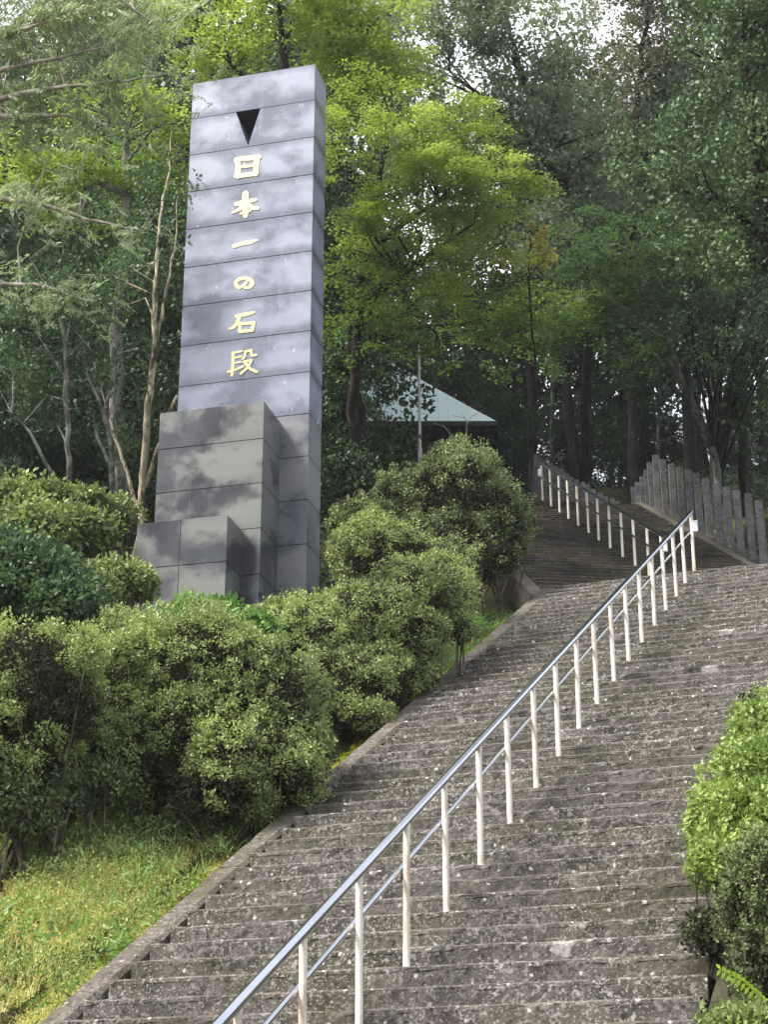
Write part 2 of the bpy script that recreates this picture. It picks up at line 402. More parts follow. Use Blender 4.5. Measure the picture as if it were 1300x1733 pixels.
# ------------------------------------------------------------------ steps
def step_mesh(name, width, mat, tread, seed, back=.06, RISE=RISE):
    """one cast concrete step, worn nose with chips; local: x 0..width, nose at y=0, top at z=0"""
    r = np.random.default_rng(seed); n = int(width/.055)
    xs = np.linspace(0, width, n+1)
    wob = (fbm(np.stack([xs*1.3, xs*0+seed*3.1, xs*0], -1), 3)-.5)
    chip = np.clip(fbm(np.stack([xs*9, xs*0+seed*5.7, xs*0+1], -1), 2)-.62, 0, 1)*.10
    sag = wob*.007
    prof = []
    y_back = tread+back
    j = lambda s: r.normal(0, s, n+1)
    prof.append((np.full(n+1, .004)+j(.001), np.full(n+1, -RISE-.04)))
    prof.append((.004+wob*.006+j(.0025), -RISE*.62+j(.003)))
    prof.append((.003+wob*.006+j(.0015), -.040+sag+j(.002)))
    prof.append((.001+chip*.3+j(.0015), -.030+sag+j(.003)))
    prof.append((.002+chip+j(.0015), -.012+sag-chip*.4+j(.0015)))
    prof.append((.018+chip+j(.002), sag-chip*.25+j(.001)))
    prof.append((np.full(n+1, y_back), sag*0+.0))
    prof.append((np.full(n+1, y_back), np.full(n+1, -RISE-.04)))
    m = len(prof); V = np.zeros((m, n+1, 3))
    for i, (yy, zz) in enumerate(prof): V[i, :, 0] = xs; V[i, :, 1] = yy; V[i, :, 2] = zz
    ix = np.arange(m*(n+1)).reshape(m, n+1)
    q = np.stack([ix[:-1,:-1], ix[:-1,1:], ix[1:,1:], ix[1:,:-1]], -1).reshape(-1, 4)
    f = [tuple(map(int, a)) for a in q]
    f += [tuple(int(a) for a in ix[:, 0]), tuple(int(a) for a in ix[:, -1][::-1])]
    me = bpy.data.meshes.new(name); me.from_pydata([tuple(map(float, v)) for v in V.reshape(-1, 3)], [], f); me.update()
    me.materials.append(mat); return me
stairs = empty('stone_stairs', (XL, Y0, 0)); tag(stairs, 'wide weathered concrete flight of steps climbing from the foreground to the first landing', kind='structure')
step_ms = [step_mesh('step', XR-XL-.05, M['step'], TREAD, s_) for s_ in range(10)]
for k in range(1, NST):
    o = link('step', step_ms[(k*7+k//3) % 10], stairs, (random.uniform(.01, .05), (k-1)*TREAD+random.uniform(-.004, .004), k*RISE+random.uniform(-.003, .003)))
top_me = step_mesh('step', XR-XL-.05, M['step'], 1.0, 77, 0)
link('step', top_me, stairs, (.025, (NST-1)*TREAD, NST*RISE))
for nm, xa, xb, lab in (('left_curb', XL-.21, XL, None), ('right_curb', XR, XR+.20, None)):
    # sloping curb in cast lengths, with a rough top
    n_seg = 9; Lh = (YL+.15-3.9)/n_seg
    for i in range(n_seg):
        ya, yb = 3.9+i*Lh+.008, 3.9+(i+1)*Lh-.008
        mb = MB(); ys = np.linspace(ya, yb, 16); V = []
        for yv in ys:
            zt = SL*(yv-Y0)+.10
            jt = [random.uniform(-.008, .008) for _ in range(4)]
            V += [(xa, yv, zt-.5), (xa+jt[0]*.4, yv, zt-.03+jt[0]), (xa+.03, yv, zt+jt[1]), (xb-.03, yv, zt+jt[2]), (xb+jt[3]*.4, yv, zt-.03+jt[3]), (xb, yv, zt-.5)]
        F = []
        for a in range(15):
            for b in range(5): F.append((a*6+b, (a+1)*6+b, (a+1)*6+b+1, a*6+b+1))
            F.append((a*6+5, (a+1)*6+5, (a+1)*6, a*6))
        F += [tuple(range(6)), tuple(range(90, 96))[::-1]]
        mb.add([tuple(np.array(v)-np.array((XL, Y0, 0))) for v in V], F)
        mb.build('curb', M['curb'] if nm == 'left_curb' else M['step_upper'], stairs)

# landing slab
land = MB()
lz = L1
pts = [(XL-.35, YL+.9), (XR+2.5, YL+.9), (XR+2.5, 27.5), (-2.0, 27.0), (-6.0, 25.4), (-6.2, 23.9)]
land.prism([(x, y, lz-.3) for x, y in pts], (0, 0, 0), (0, 0, .296))
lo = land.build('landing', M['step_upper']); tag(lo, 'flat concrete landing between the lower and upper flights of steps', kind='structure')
land = MB(); pts = []
for t_, o_ in ((10.8, -6.5), (10.8, 2.3), (13.6, 4.2), (13.6, -6.5)):
    v = S0+d2*t_+r2*o_; pts.append((v[0], v[1], L2-.304))
land.prism(pts, (0, 0, 0), (0, 0, .3))
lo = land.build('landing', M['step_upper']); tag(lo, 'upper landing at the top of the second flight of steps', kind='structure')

stairs2 = empty('upper_stone_stairs', (S0[0], S0[1], L1), rz=H2); tag(stairs2, 'shaded mossy second flight of steps turning left beyond the landing', kind='structure')
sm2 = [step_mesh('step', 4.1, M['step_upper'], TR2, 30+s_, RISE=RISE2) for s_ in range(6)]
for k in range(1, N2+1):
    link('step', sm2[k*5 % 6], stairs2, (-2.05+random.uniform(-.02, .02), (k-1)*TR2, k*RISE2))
for (xa, xb) in ((2.07, 2.24), (-2.3, -2.08)):
    for i in range(4):
        mb = MB(); ya, yb = -.3+i*2.8, -.3+(i+1)*2.8-.015
        za, zb = ya*.562+.13, yb*.562+.13
        v = [(xa, ya, za-.5), (xb, ya, za-.5), (xb, ya, za), (xa, ya, za), (xa, yb, zb-.5), (xb, yb, zb-.5), (xb, yb, zb), (xa, yb, zb)]
        mb.add(v, [(0,1,2,3), (5,4,7,6), (0,4,5,1), (1,5,6,2), (2,6,7,3), (3,7,4,0)])
        mb.build('curb', M['step_upper'] if xa < 0 else M['curb'], stairs2)

# ------------------------------------------------------------------ handrails
def handrail(label, origin, rz, ks, tread, x_c, h_top=.895, h_low=.60, RISE=RISE, lead=(0.25, .06), plates=()):
    root = empty('handrail', origin, rz=rz); tag(root, label, 'handrail', 'handrails down the middle of the steps')
    def foot(k): return ((k-1)*tread+tread*.5, k*RISE)
    (ya, za), (yb, zb) = foot(ks[0]), foot(ks[-1]); s_ = (zb-za)/(yb-ya)
    for nm, h, rr, off in (('top_rail', h_top, .030, 0.0), ('lower_rail', h_low, .017, -.026-.017)):
        mb = MB(); y_s = ya-lead[0]; y_e = yb+lead[1]
        pts = [(off, y_s+(y_e-y_s)*i/12, za+s_*(y_s+(y_e-y_s)*i/12-ya)+h) for i in range(13)]
        mb.tube(pts, rr, 14); mb.build(nm, M['steel'], root)
    pm = MB(); pm.tube([(0, 0, -.02), (0, 0, .3), (0, 0, .6), (0, 0, h_top-.01)], .022, 12); pme = pm.mesh('post', M['post'])
    fl = MB(); fl.tube([(0, 0, 0.001), (0, 0, .012)], .042, 12)
    fme = fl.mesh('post_collar', M['post'])
    for k in ks:
        y_, z_ = foot(k)
        z_t = za+s_*(y_-ya)
        p_ = link('post', pme, root, (random.uniform(-.006, .006), y_, z_t)); p_.rotation_euler = (random.uniform(-.008, .008), random.uniform(-.008, .008), random.uniform(0, 6))
        c_ = link('collar', fme, p_)
    for k, dx in plates:
        y_, z_ = foot(k); mb = MB(); z_ = za+s_*(y_-ya)
        mb.box((dx-.035, y_-.045, z_+.60), (dx+.035, y_-.025, z_+.76), bev=.004); mb.build('plate', M['white_plate'], root)
    return root
handrail('long steel handrail on cream rusting posts climbing the lower flight of steps', (XC, Y0, 0), 0, list(range(5, NST+1, 3)), TREAD, 0, plates=((65, .055),))
handrail('farther shaded handrail with pale posts on the upper flight beyond the landing', (S0[0], S0[1], L1), H2, list(range(6, N2+1, 3)), TR2, 0, RISE=RISE2, plates=((39, -.055), (6, .055)))

# ------------------------------------------------------------------ monument
alm = R(19.2-14.8)
me_ = np.array([math.cos(alm), math.sin(alm), 0]); mn_ = np.array([-me_[1], me_[0], 0])
P0 = at(520, 900, 26.0); ORG = np.array([P0[0], P0[1], 9.4])
mon = empty('stone_monument', ORG, rz=alm)
tag(mon, 'tall dark polished granite slab with stepped base, a triangular hole and gold characters', 'monument')
def blk(x0, x1, y0, y1, z0, z1, mat, name='granite_block'):
    mb = MB(); g = .0025
    mb.box((x0, y0, z0+g), (x1, y1, z1-g), bev=.006); return mb.build(name, mat, mon)
W = 2.13; T = .64
for i in range(14):
    z0, z1 = i*.7, (i+1)*.7                      # local z from 9.4
    if i == 12:                                   # course with the triangular hole
        g = .004; mb = MB()
        a = (-1.348, z1-g); b = (-.927, z1-g); c = (-1.122, z0+g+.01)
        for poly in ([(-W, z0+g), (c[0], z0+g), (c[0], c[1]), a, (-W, z1-g)], [(c[0], z0+g), (0, z0+g), (0, z1-g), b, (c[0], c[1])]):
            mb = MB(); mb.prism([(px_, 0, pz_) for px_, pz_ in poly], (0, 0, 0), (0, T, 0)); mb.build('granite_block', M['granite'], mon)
    else:
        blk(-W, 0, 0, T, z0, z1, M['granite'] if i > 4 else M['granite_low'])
core = MB(); core.box((-W+.012, .012, 0), (-.012, T-.012, 8.4-.002)); core.box((-W+.012, .012, 9.1+.002), (-.012, T-.012, 9.78))
core.build('core', M['granite_core'], mon)
hb = MB(); hb.prism([(-1.345, 0, 9.085), (-.93, 0, 9.085), (-1.122, 0, 8.43)], (0, .50, 0), (0, .62, 0)); hb.v = [(a, b+.50, c) for a, b, c in hb.v]; hb.build('recess_shade_plate', M['dark_wood'], mon)  # back plate added; its dark colour stands in for shade in the recess
# upper tier of the base, then the lower tier
for i in range(5):
    z0, z1 = i*.7, (i+1)*.7
    if i == 4: z1 = z0+.60
    blk(-2.09, -.45, -.78, -.003, z0, z1, M['granite_base'], 'base_block')
core = MB(); core.box((-2.078, -.768, 0), (-.462, -.015, 3.38)); core.box((-2.078, -1.388, 0), (-.742, -.79, 1.36)); core.build('base_core', M['pale_joint'], mon)
for i in range(2):
    z0, z1 = i*.7, (i+1)*.7-.01*(i == 1)
    for xa, xb in ((-2.09, -1.432), (-1.426, -.73)):
        blk(xa, xb, -1.40, -.784, z0, z1, M['granite_base'], 'base_block')
STROKES = {"ri": [[[-1.287, 17.552, 0.0428], [-1.274, 17.257, 0.0511]], [[-1.311, 17.584, 0.0428], [-0.924, 17.564, 0.0483]], [[-0.962, 17.565, 0.0484], [-0.971, 17.249, 0.0453]], [[-1.268, 17.431, 0.0285], [-0.995, 17.42, 0.0284]], [[-1.308, 17.265, 0.0426], [-0.961, 17.259, 0.0396]]], "hon": [[[-1.136, 16.919, 0.0507], [-1.129, 16.704, 0.0589], [-1.123, 16.498, 0.0419]], [[-1.283, 16.744, 0.0422], [-1.126, 16.761, 0.0421], [-0.962, 16.771, 0.0308]], [[-1.148, 16.739, 0.0365], [-1.227, 16.637, 0.0337], [-1.346, 16.593, 0.0196]], [[-1.103, 16.724, 0.0337], [-1.018, 16.629, 0.0364], [-0.912, 16.601, 0.0251]], [[-1.202, 16.554, 0.0224], [-1.12, 16.563, 0.0252], [-1.046, 16.579, 0.0196]]], "ichi": [[[-1.295, 15.973, 0.0361], [-1.162, 15.996, 0.0332], [-1.014, 16.003, 0.036], [-0.919, 16.024, 0.0166]]], "no": [[[-1.051, 15.337, 0.0164], [-1.095, 15.249, 0.0246], [-1.189, 15.199, 0.0246], [-1.235, 15.253, 0.0301], [-1.252, 15.319, 0.0274], [-1.187, 15.365, 0.0329], [-1.084, 15.366, 0.0246], [-0.994, 15.313, 0.0355], [-0.963, 15.246, 0.0327], [-1.005, 15.192, 0.0273], [-1.093, 15.193, 0.0191]]], "ishi": [[[-1.217, 14.708, 0.0325], [-1.064, 14.719, 0.0325], [-0.926, 14.736, 0.0189]], [[-1.158, 14.7, 0.0298], [-1.205, 14.575, 0.0325], [-1.262, 14.512, 0.0297], [-1.327, 14.501, 0.0162]], [[-1.154, 14.575, 0.0297], [-1.15, 14.435, 0.0324]], [[-1.139, 14.563, 0.0243], [-0.921, 14.552, 0.027]], [[-0.928, 14.545, 0.0297], [-0.946, 14.424, 0.0296]], [[-1.15, 14.428, 0.027], [-0.953, 14.42, 0.0242]]], "dan": [[[-1.25, 14.075, 0.026], [-1.245, 13.89, 0.026], [-1.255, 13.69, 0.026]], [[-1.26, 14.07, 0.019], [-1.11, 14.085, 0.019]], [[-1.24, 13.98, 0.015], [-1.11, 13.99, 0.015]], [[-1.24, 13.89, 0.015], [-1.11, 13.9, 0.015]], [[-1.32, 13.755, 0.02], [-1.2, 13.775, 0.02], [-1.08, 13.82, 0.02]], [[-1.05, 14.065, 0.019], [-1.055, 13.98, 0.019], [-1.09, 13.945, 0.019]], [[-1.05, 14.07, 0.021], [-0.95, 14.08, 0.021]], [[-0.955, 14.07, 0.02], [-0.945, 13.985, 0.02], [-0.87, 13.985, 0.02]], [[-1.07, 13.895, 0.02], [-0.94, 13.905, 0.02], [-1.0, 13.79, 0.02], [-1.11, 13.695, 0.02]], [[-1.04, 13.865, 0.023], [-0.96, 13.76, 0.023], [-0.85, 13.695, 0.023]]]}
def brush(mb, pts, y0=-.006, y1=.01):
    """a brush stroke as a raised plate with round ends"""
    P_ = [np.array(p[:2]) for p in pts]; rr = [p[2]*1.0 for p in pts]
    # resample
    Q, RR = [], []
    for i in range(len(P_)-1):
        for s_ in np.linspace(0, 1, 6, endpoint=(i == len(P_)-2)):
            Q.append(P_[i]*(1-s_)+P_[i+1]*s_); RR.append(rr[i]*(1-s_)+rr[i+1]*s_)
    L, Rr = [], []
    for i in range(len(Q)):
        t = Q[min(i+1, len(Q)-1)]-Q[max(i-1, 0)]; t = t/np.linalg.norm(t); n = np.array([-t[1], t[0]])
        L.append(Q[i]+n*RR[i]); Rr.append(Q[i]-n*RR[i])
    def cap(c, r_, t, sgn):
        n = np.array([-t[1], t[0]]); return [c+(n*math.cos(a_)*sgn+t*math.sin(a_)*sgn)*r_*.9 for a_ in np.linspace(0, math.pi, 6)[1:-1]]
    tend = Q[-1]-Q[-2]; tend /= np.linalg.norm(tend); tst = Q[1]-Q[0]; tst /= np.linalg.norm(tst)
    for i in range(len(Q)-1):
        quad = [L[i], L[i+1], Rr[i+1], Rr[i]]
        mb.prism([(v[0], y0+.0002*(i % 3), v[1]) for v in quad], (0, 0, 0), (0, y1-y0, 0))
    for c, r_ in ((Q[0], RR[0]), (Q[-1], RR[-1])):
        mb.prism([(c[0]+r_*.95*math.cos(a_), y0-.0004, c[1]+r_*.95*math.sin(a_)) for a_ in np.linspace(0, 2*math.pi, 13)[:-1]], (0, 0, 0), (0, y1-y0, 0))
for nm in STROKES:
    mb = MB()
    for si, st in enumerate(STROKES[nm]):
        brush(mb, [(p[0], p[1]-9.4, p[2]*1.0) for p in st], -.008-.0007*si)
    mb.build('gold_character', M['gold'], mon)

# ------------------------------------------------------------------ fences of square stone pillars
def pillar_mesh(h, w, d, seed):
    r = random.Random(seed); mb = MB(); mb.box((-w/2, -d/2, -.5), (w/2, d/2, h), bev=.006); return mb.mesh('stone_pillar', M['pillar'])
def fence(label, pts, h, w, d, rz, group):
    c = pts[0]; root = empty('stone_fence', c); tag(root, label, 'fence', group)
    ms = [pillar_mesh(h+dh, w, d, i) for i, dh in enumerate((0, .02, -.02, .035, -.01))]
    for i, p in enumerate(pts):
        o = link('stone_pillar', ms[i*3 % 5], root, tuple(np.array(p)-np.array(c)))
        o.rotation_euler = (random.uniform(-.015, .015), random.uniform(-.015, .015), rz+random.uniform(-.04, .04))
    return root
def along2(t, o, z): v = S0+d2*t+r2*o; return np.array([v[0], v[1], z])
pts = [along2(t, 2.56, L1+.562*t+.06) for t in np.arange(1.2, 10.9, .6)]
pr = pts[-1]; tl = on_level(1073, 828, L2+1.2); tl[2] = L2+.05
for s_ in np.linspace(0, 1, 6)[1:]: pts.append(pr*(1-s_)+tl*s_+np.array([0, 0, .0]))
fence('grey square-pillared stone fence along the right side of the upper steps', pts, 1.17, .135, .05, H2, 'stone pillar fences of the upper steps')
base = MB()
for t_ in np.arange(.9, 10.8, 1.2):
    a = along2(t_, 2.26, L1+.562*t_-.35); b = along2(t_+1.19, 2.26, L1+.562*(t_+1.19)-.35)
    a2 = along2(t_, 2.8, L1+.562*t_-.35); b2 = along2(t_+1.19, 2.8, L1+.562*(t_+1.19)-.35)
    base.add([a, a2, b2, b, a+[0,0,.36], a2+[0,0,.36], b2+[0,0,.36], b+[0,0,.36]], [(0,1,2,3), (7,6,5,4), (0,4,5,1), (1,5,6,2), (2,6,7,3), (3,7,4,0)])
bo = base.build('fence_footing', M['step_upper']); tag(bo, 'dark concrete footing strip under the right stone fence', kind='structure')
pa = at(1056, 857, 41.0); pb = at(906, 771, 46.0)
pts = [pa+(pb-pa)*s_-np.array([0, 0, 1.17]) for s_ in np.linspace(0, 1, 17)]
pc = at(888, 800, 48.0); pts += [pb+(pc-pb)*s_-np.array([0, 0, 1.17]) for s_ in (.45, .95)]
fence('far stone pillar fence rising leftwards behind the upper handrail', pts, 1.17, .12, .05, A, 'stone pillar fences of the upper steps')
pa = at(702, 790, 47.0); pb = at(668, 762, 49.0)
fence('short pale-topped stretch of pillar fence below the temple roof', [pa+(pb-pa)*s_-np.array([0, 0, .9]) for s_ in np.linspace(0, 1, 7)], .9, .08, .08, A, 'stone pillar fences of the upper steps')

# ------------------------------------------------------------------ temple
tc = at(648, 713, 50.0); TZ = 20.2
temple = empty('temple_hall', (tc[0], tc[1], TZ), rz=A); tag(temple, 'small temple hall with pale turquoise pyramid roof half hidden behind the trees', 'temple')
hw = 3.0; ez = float(at(650, 716, 50.0-3.2)[2])-TZ
rm = MB(); apz = ez+3.4; NP = 7
cor = [(-hw, -hw), (hw, -hw), (hw, hw), (-hw, hw)]
for i in range(4):
    a, b = cor[i], cor[(i+1) % 4]
    rows = []
    for j in range(NP):
        s_ = j/(NP-1)*.985; z_ = ez+(apz-ez)*(s_*(.96+.04*s_)); rows.append(((a[0]*(1-s_), a[1]*(1-s_), z_), (b[0]*(1-s_), b[1]*(1-s_), z_)))
    V = [p for r_ in rows for p in r_]; rm.add(V, [(2*j, 2*j+1, 2*j+3, 2*j+2) for j in range(NP-1)])
roof = rm.build('roof', M['roof'], temple)
mb = MB()
for i in range(-12, 13):                       # standing seams on the front slope
    x_ = i*.25; s1 = 1-abs(x_)/hw
    if s1 < .06: continue
    P_ = [(x_, -hw*(1-s_)-.004, ez+(apz-ez)*(s_*(.96+.04*s_))+.01) for s_ in np.linspace(0.0, s1*.97, 6)]
    mb.tube(P_, .012, 4)
mb.build('roof_seam', M['roof'], roof)
mb = MB()
for i in range(4):
    a, b = np.array(cor[i]), np.array(cor[(i+1) % 4])
    n = 1
mb.box((-hw-.03, -hw-.03, ez-.14), (hw+.03, hw+.03, ez-.005)); mb.build('eave', M['dark_wood'], temple)
for i in range(-12, 13):
    mb = MB(); mb.box((i*.25-.04, -hw+.05, ez-.26), (i*.25+.04, -hw+1.2, ez-.145)); mb.build('rafter', M['dark_wood'], temple)
mb = MB(); mb.box((-2.3, -2.3, 0), (2.3, 2.3, ez-.27)); mb.build('wall', M['dark_wood'], temple)
for x_ in (-2.4, -.9, .9, 2.4):
    mb = MB(); mb.tube([(x_, -2.42, -.2), (x_, -2.42, ez-.27)], .11, 10); mb.build('column', M['dark_wood'], temple)
mb = MB(); mb.tube([(0, 0, apz-.15), (0, 0, apz+.1), (0, 0, apz+.35), (0, 0, apz+.5)], [.22, .16, .18, .02], 10); mb.build('finial', M['roof'], temple)

sp = at(782, 760, 38); sap = empty('bare_sapling', sp); tag(sap, 'thin leafless grey sapling in front of the temple eave', 'sapling')
mb = MB(); mb.tube([sp-sp, at(789,745,38)-sp, at(790,715,38)-sp, at(783,700,38)-sp], [.022,.018,.012,.004], 5)
mb.tube([at(790,718,38)-sp, at(800,704,38)-sp, at(815,695,38)-sp], [.01,.006,.003], 4); mb.tube([at(787,708,38)-sp, at(765,703,38)-sp], [.008,.003], 4)
mb.tube([at(775,770,38)-sp, at(765,738,38)-sp, at(752,722,38)-sp, at(733,716,38)-sp], [.02,.015,.010,.004], 5)
mb.build('stem', M['twig_pale'], sap)
# pole before the temple
pb_ = at(711, 800, 40.0); pt_ = at(702, 545, 40.6)
pole = empty('flag_pole', (pb_[0], pb_[1], L2-.3)); tag(pole, 'slender grey metal pole rising in front of the turquoise roof', 'pole')
hgt = pt_[2]-(L2-.3); z1_ = float(at(709, 752, 40)[2])-(L2-.3)
mb = MB(); mb.tube([(0, 0, 0), (0, 0, z1_)], .055, 10); mb.build('lower_tube', M['pole'], pole)
mb = MB(); mb.tube([(0, 0, z1_+.001), (0, 0, hgt)], [.038, .026], 10); mb.build('upper_tube', M['pole'], pole)

# ------------------------------------------------------------------ foliage
def leaves(C, Rad, n, L, W, mode='flat', seed=0, tint=None, out_dir=None, tilt=.35, noise_amt=.5):
    """C (k,3) cluster centres, Rad (k,3) radii, n leaves each -> verts, quads, tint"""
    r = np.random.default_rng(seed); C = np.asarray(C, float); k = len(C)
    if np.ndim(Rad) == 1: Rad = np.tile(Rad, (k, 1))
    ci = np.repeat(np.arange(k), n); N = len(ci)
    d = r.normal(size=(N, 3)); d /= np.linalg.norm(d, axis=1)[:, None]; d *= (r.random(N)**.45)[:, None]
    az = r.random(k)*6.283
    if out_dir is not None: az = np.arctan2(out_dir[:, 1], out_dir[:, 0])
    off = d*Rad[ci]
    ca, sa = np.cos(az[ci]), np.sin(az[ci])
    x = off[:, 0]*ca-off[:, 1]*sa; y = off[:, 0]*sa+off[:, 1]*ca
    z = off[:, 2]-(off[:, 0]/np.maximum(Rad[ci, 0], 1e-3))*Rad[ci, 0]*tilt*(1 if mode in ('flat', 'droop') else 0)
    p = C[ci]+np.stack([x, y, z], -1)
    if mode == 'flat':
        th = r.random(N)*6.283
        a = np.stack([np.cos(th), np.sin(th), r.normal(-.25, .25, N)], -1)
        nrm = np.stack([r.normal(0, .35, N), r.normal(0, .35, N), np.ones(N)], -1)
    elif mode == 'droop':
        th = az[ci]+r.normal(0, .5, N)
        a = np.stack([np.cos(th), np.sin(th), r.normal(-.9, .35, N)], -1)
        nrm = r.normal(size=(N, 3))
    elif mode == 'out':
        a = d/np.maximum(np.linalg.norm(d, axis=1), 1e-6)[:, None]+r.normal(0, .5, (N, 3)); a[:, 2] += .25
        nrm = r.normal(size=(N, 3)); nrm[:, 2] += .8
    else:
        a = r.normal(size=(N, 3)); nrm = r.normal(size=(N, 3)); nrm[:, 2] += .7
    a /= np.linalg.norm(a, axis=1)[:, None]
    b = np.cross(nrm, a); b /= np.maximum(np.linalg.norm(b, axis=1), 1e-6)[:, None]
    s = (r.uniform(.65, 1.3, N))[:, None]
    a = a*L*s; b = b*W*s*.5
    fold = np.cross(a, b); fold /= np.maximum(np.linalg.norm(fold, axis=1), 1e-9)[:, None]
    V = np.stack([p, p+a*.5+b+fold*W*.12, p+a, p+a*.5-b+fold*W*.12], 1).reshape(-1, 3)
    Q = np.arange(4*N).reshape(N, 4)
    if tint is None: tint = r.random(k)
    t = np.clip(tint[ci]*.6+r.random(N)*.4, 0, 1)
    return V, Q, t
def ell_pts(c, rad, n, r, shell=(.55, 1.0), top=-.5):
    out = np.zeros((0, 3))
    while len(out) < n:
        d = r.normal(size=(n*2, 3)); d /= np.linalg.norm(d, axis=1)[:, None]; d = d[d[:, 2] > top]
        out = np.vstack([out, d*r.uniform(shell[0]**3, shell[1]**3, len(d))[:, None]**(1/3)])
    return np.array(c)+out[:n]*np.array(rad), out[:n]
def crown(blobs, dens, rad, n, L, W, mode, mat, seed, noise_cut=.42, nfreq=1.0, shell=(.35, 1.0), tbias=0.0, name='crown', top=-1.0):
    """blobs: [(x,y,z,rx,ry,rz)]; dens clusters per cubic metre"""
    r = np.random.default_rng(seed); Cs, Ds = [], []
    for b in blobs:
        rx, ry, rz = b[3:6]; vol = 4.19*rx*ry*rz
        k = max(8, int(vol*dens)); c, d = ell_pts(b[:3], (rx, ry, rz), k, r, shell, top)
        Cs.append(c); Ds.append(d)
    C = np.vstack(Cs); D = np.vstack(Ds)
    keep = fbm(C*nfreq+seed*3.7, 3) > noise_cut; C = C[keep]; D = D[keep]
    rr = np.asarray(rad)*r.uniform(.7, 1.35, len(C))[:, None]
    tint = np.clip(fbm(C*.9+seed, 2)*1.1-.1+r.normal(0, .13, len(C))+tbias, 0, 1)
    V, Q, t = leaves(C, rr, n, L, W, mode, seed, tint, D)
    return mesh_np(name, V, Q, mat, t), C

def limb_tree(name, label, cat, base, paths, bark, crown_mesh=None, group=None, extra=None, attach=None, nb=26, seed=0, tw=.03):
    """paths: list of ([points],[radii]); attach: cluster centres which get thin limbs"""
    root = empty(name, base); tag(root, label, cat, group); base = np.array(base, float)
    mb = MB(); r = random.Random(seed); nodes = []
    for pts, rad in paths:
        # wobble the limb a little
        P_ = []; RR = []
        for i in range(len(pts)-1):
            a, b = np.array(pts[i], float), np.array(pts[i+1], float); m_ = 5
            for j in range(m_+(i == len(pts)-2)):
                s_ = j/m_; w_ = .02*np.linalg.norm(b-a)
                P_.append(a*(1-s_)+b*s_+np.array([r.uniform(-w_, w_), r.uniform(-w_, w_), 0])*(0 if (i == 0 and j == 0) else 1)); RR.append(rad[i]*(1-s_)+rad[i+1]*s_)
        mb.tube([p-base for p in P_], RR, 9); nodes += list(zip(P_, RR))
    if attach is not None and len(attach):
        sel = [attach[r.randrange(len(attach))] for _ in range(nb)]
        NP_ = np.array([n_[0] for n_ in nodes])
        for c in sel:
            c = np.array(c); dd = np.linalg.norm(NP_-c-np.array([0, 0, -.3]), axis=1)+np.maximum(0, NP_[:, 2]-c[2])*1.5
            i = int(np.argmin(dd)); a = NP_[i]; m_ = (a+c)/2+np.array([r.uniform(-.2, .2), r.uniform(-.2, .2), r.uniform(0, .35)])
            r0 = min(nodes[i][1]*.6, tw*1.6)
            mb.tube([a-base, a*.6+m_*.4-base, m_-base, m_*.4+c*.6-base, c-base], [r0, r0*.8, r0*.6, r0*.4, .006], 6)
    mb.build('trunk', bark, root)
    if crown_mesh is not None:
        o = link('crown', crown_mesh, root); o.location = tuple(-base) if not extra else extra
    return root
def B(px, py, d, rx, ry=None, rz=None):
    p = at(px, py, d); ry = rx if ry is None else ry; rz = rx*.7 if rz is None else rz
    return (p[0], p[1], p[2], rx, ry, rz)
def gp(px, py, d):
    p = at(px, py, d); return (p[0], p[1], gz(p[0], p[1])-.1)
def foot_of(px, d):
    p = at(px, 866, d); return np.array([p[0], p[1], gz(p[0], p[1])-.15])

# --- T1 the big bright maple right of the monument
bl = [B(600,250,31,1.0,1.0,.7), B(690,240,31.5,1.0,1.2,.6), B(640,380,31,1.1,1.1,.55), B(750,340,31.5,1.1,1.2,.55), B(840,320,32,.9,1.2,.4), B(720,440,31.5,1.1,1.2,.5),
      B(860,420,32,.6,1,.3), B(620,170,31.5,.9,1,.5), B(790,215,32.5,.7,1,.5), B(590,340,30.5,.8,.8,.5), B(820,380,32,.8,.9,.4), B(730,300,31,1,1,.5)]
me1, c1 = crown(bl, 28, (.40,.26,.05), 80, .060, .04, 'flat', M['maple_lime'], 11, .44, 1.5, (.3, 1), .0)
b_ = foot_of(600, 32.5)
limb_tree('maple_tree', 'bright lime-green maple in layered sprays to the right of the granite slab', 'tree', b_,
          [([b_, at(600,640,32.3), at(610,480,32), at(640,330,31.6), at(660,200,31.5)], [.10,.09,.08,.06,.03]), ([at(608,520,32), at(700,450,31.6), at(800,380,31.8)], [.08,.05,.02]), ([at(615,430,32), at(740,340,31.6), at(850,310,32)], [.07,.04,.015])],
          M['bark_dark'], me1, attach=c1, nb=50, seed=1, tw=.02)
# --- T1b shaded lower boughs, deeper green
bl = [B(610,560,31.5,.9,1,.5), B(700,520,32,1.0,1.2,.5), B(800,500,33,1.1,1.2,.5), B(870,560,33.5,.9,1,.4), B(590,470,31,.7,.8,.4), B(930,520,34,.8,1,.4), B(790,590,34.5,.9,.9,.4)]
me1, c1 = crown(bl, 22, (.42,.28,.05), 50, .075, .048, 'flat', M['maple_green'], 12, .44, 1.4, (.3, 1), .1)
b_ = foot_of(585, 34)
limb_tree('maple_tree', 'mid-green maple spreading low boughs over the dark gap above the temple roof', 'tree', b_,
          [([b_, at(585,680,34), at(620,580,34), at(720,500,33)], [.11,.09,.07,.03]), ([at(640,560,34), at(850,540,34), at(920,520,34)], [.06,.04,.015])], M['bark_dark'], me1, attach=c1, nb=30, seed=2, tw=.02)
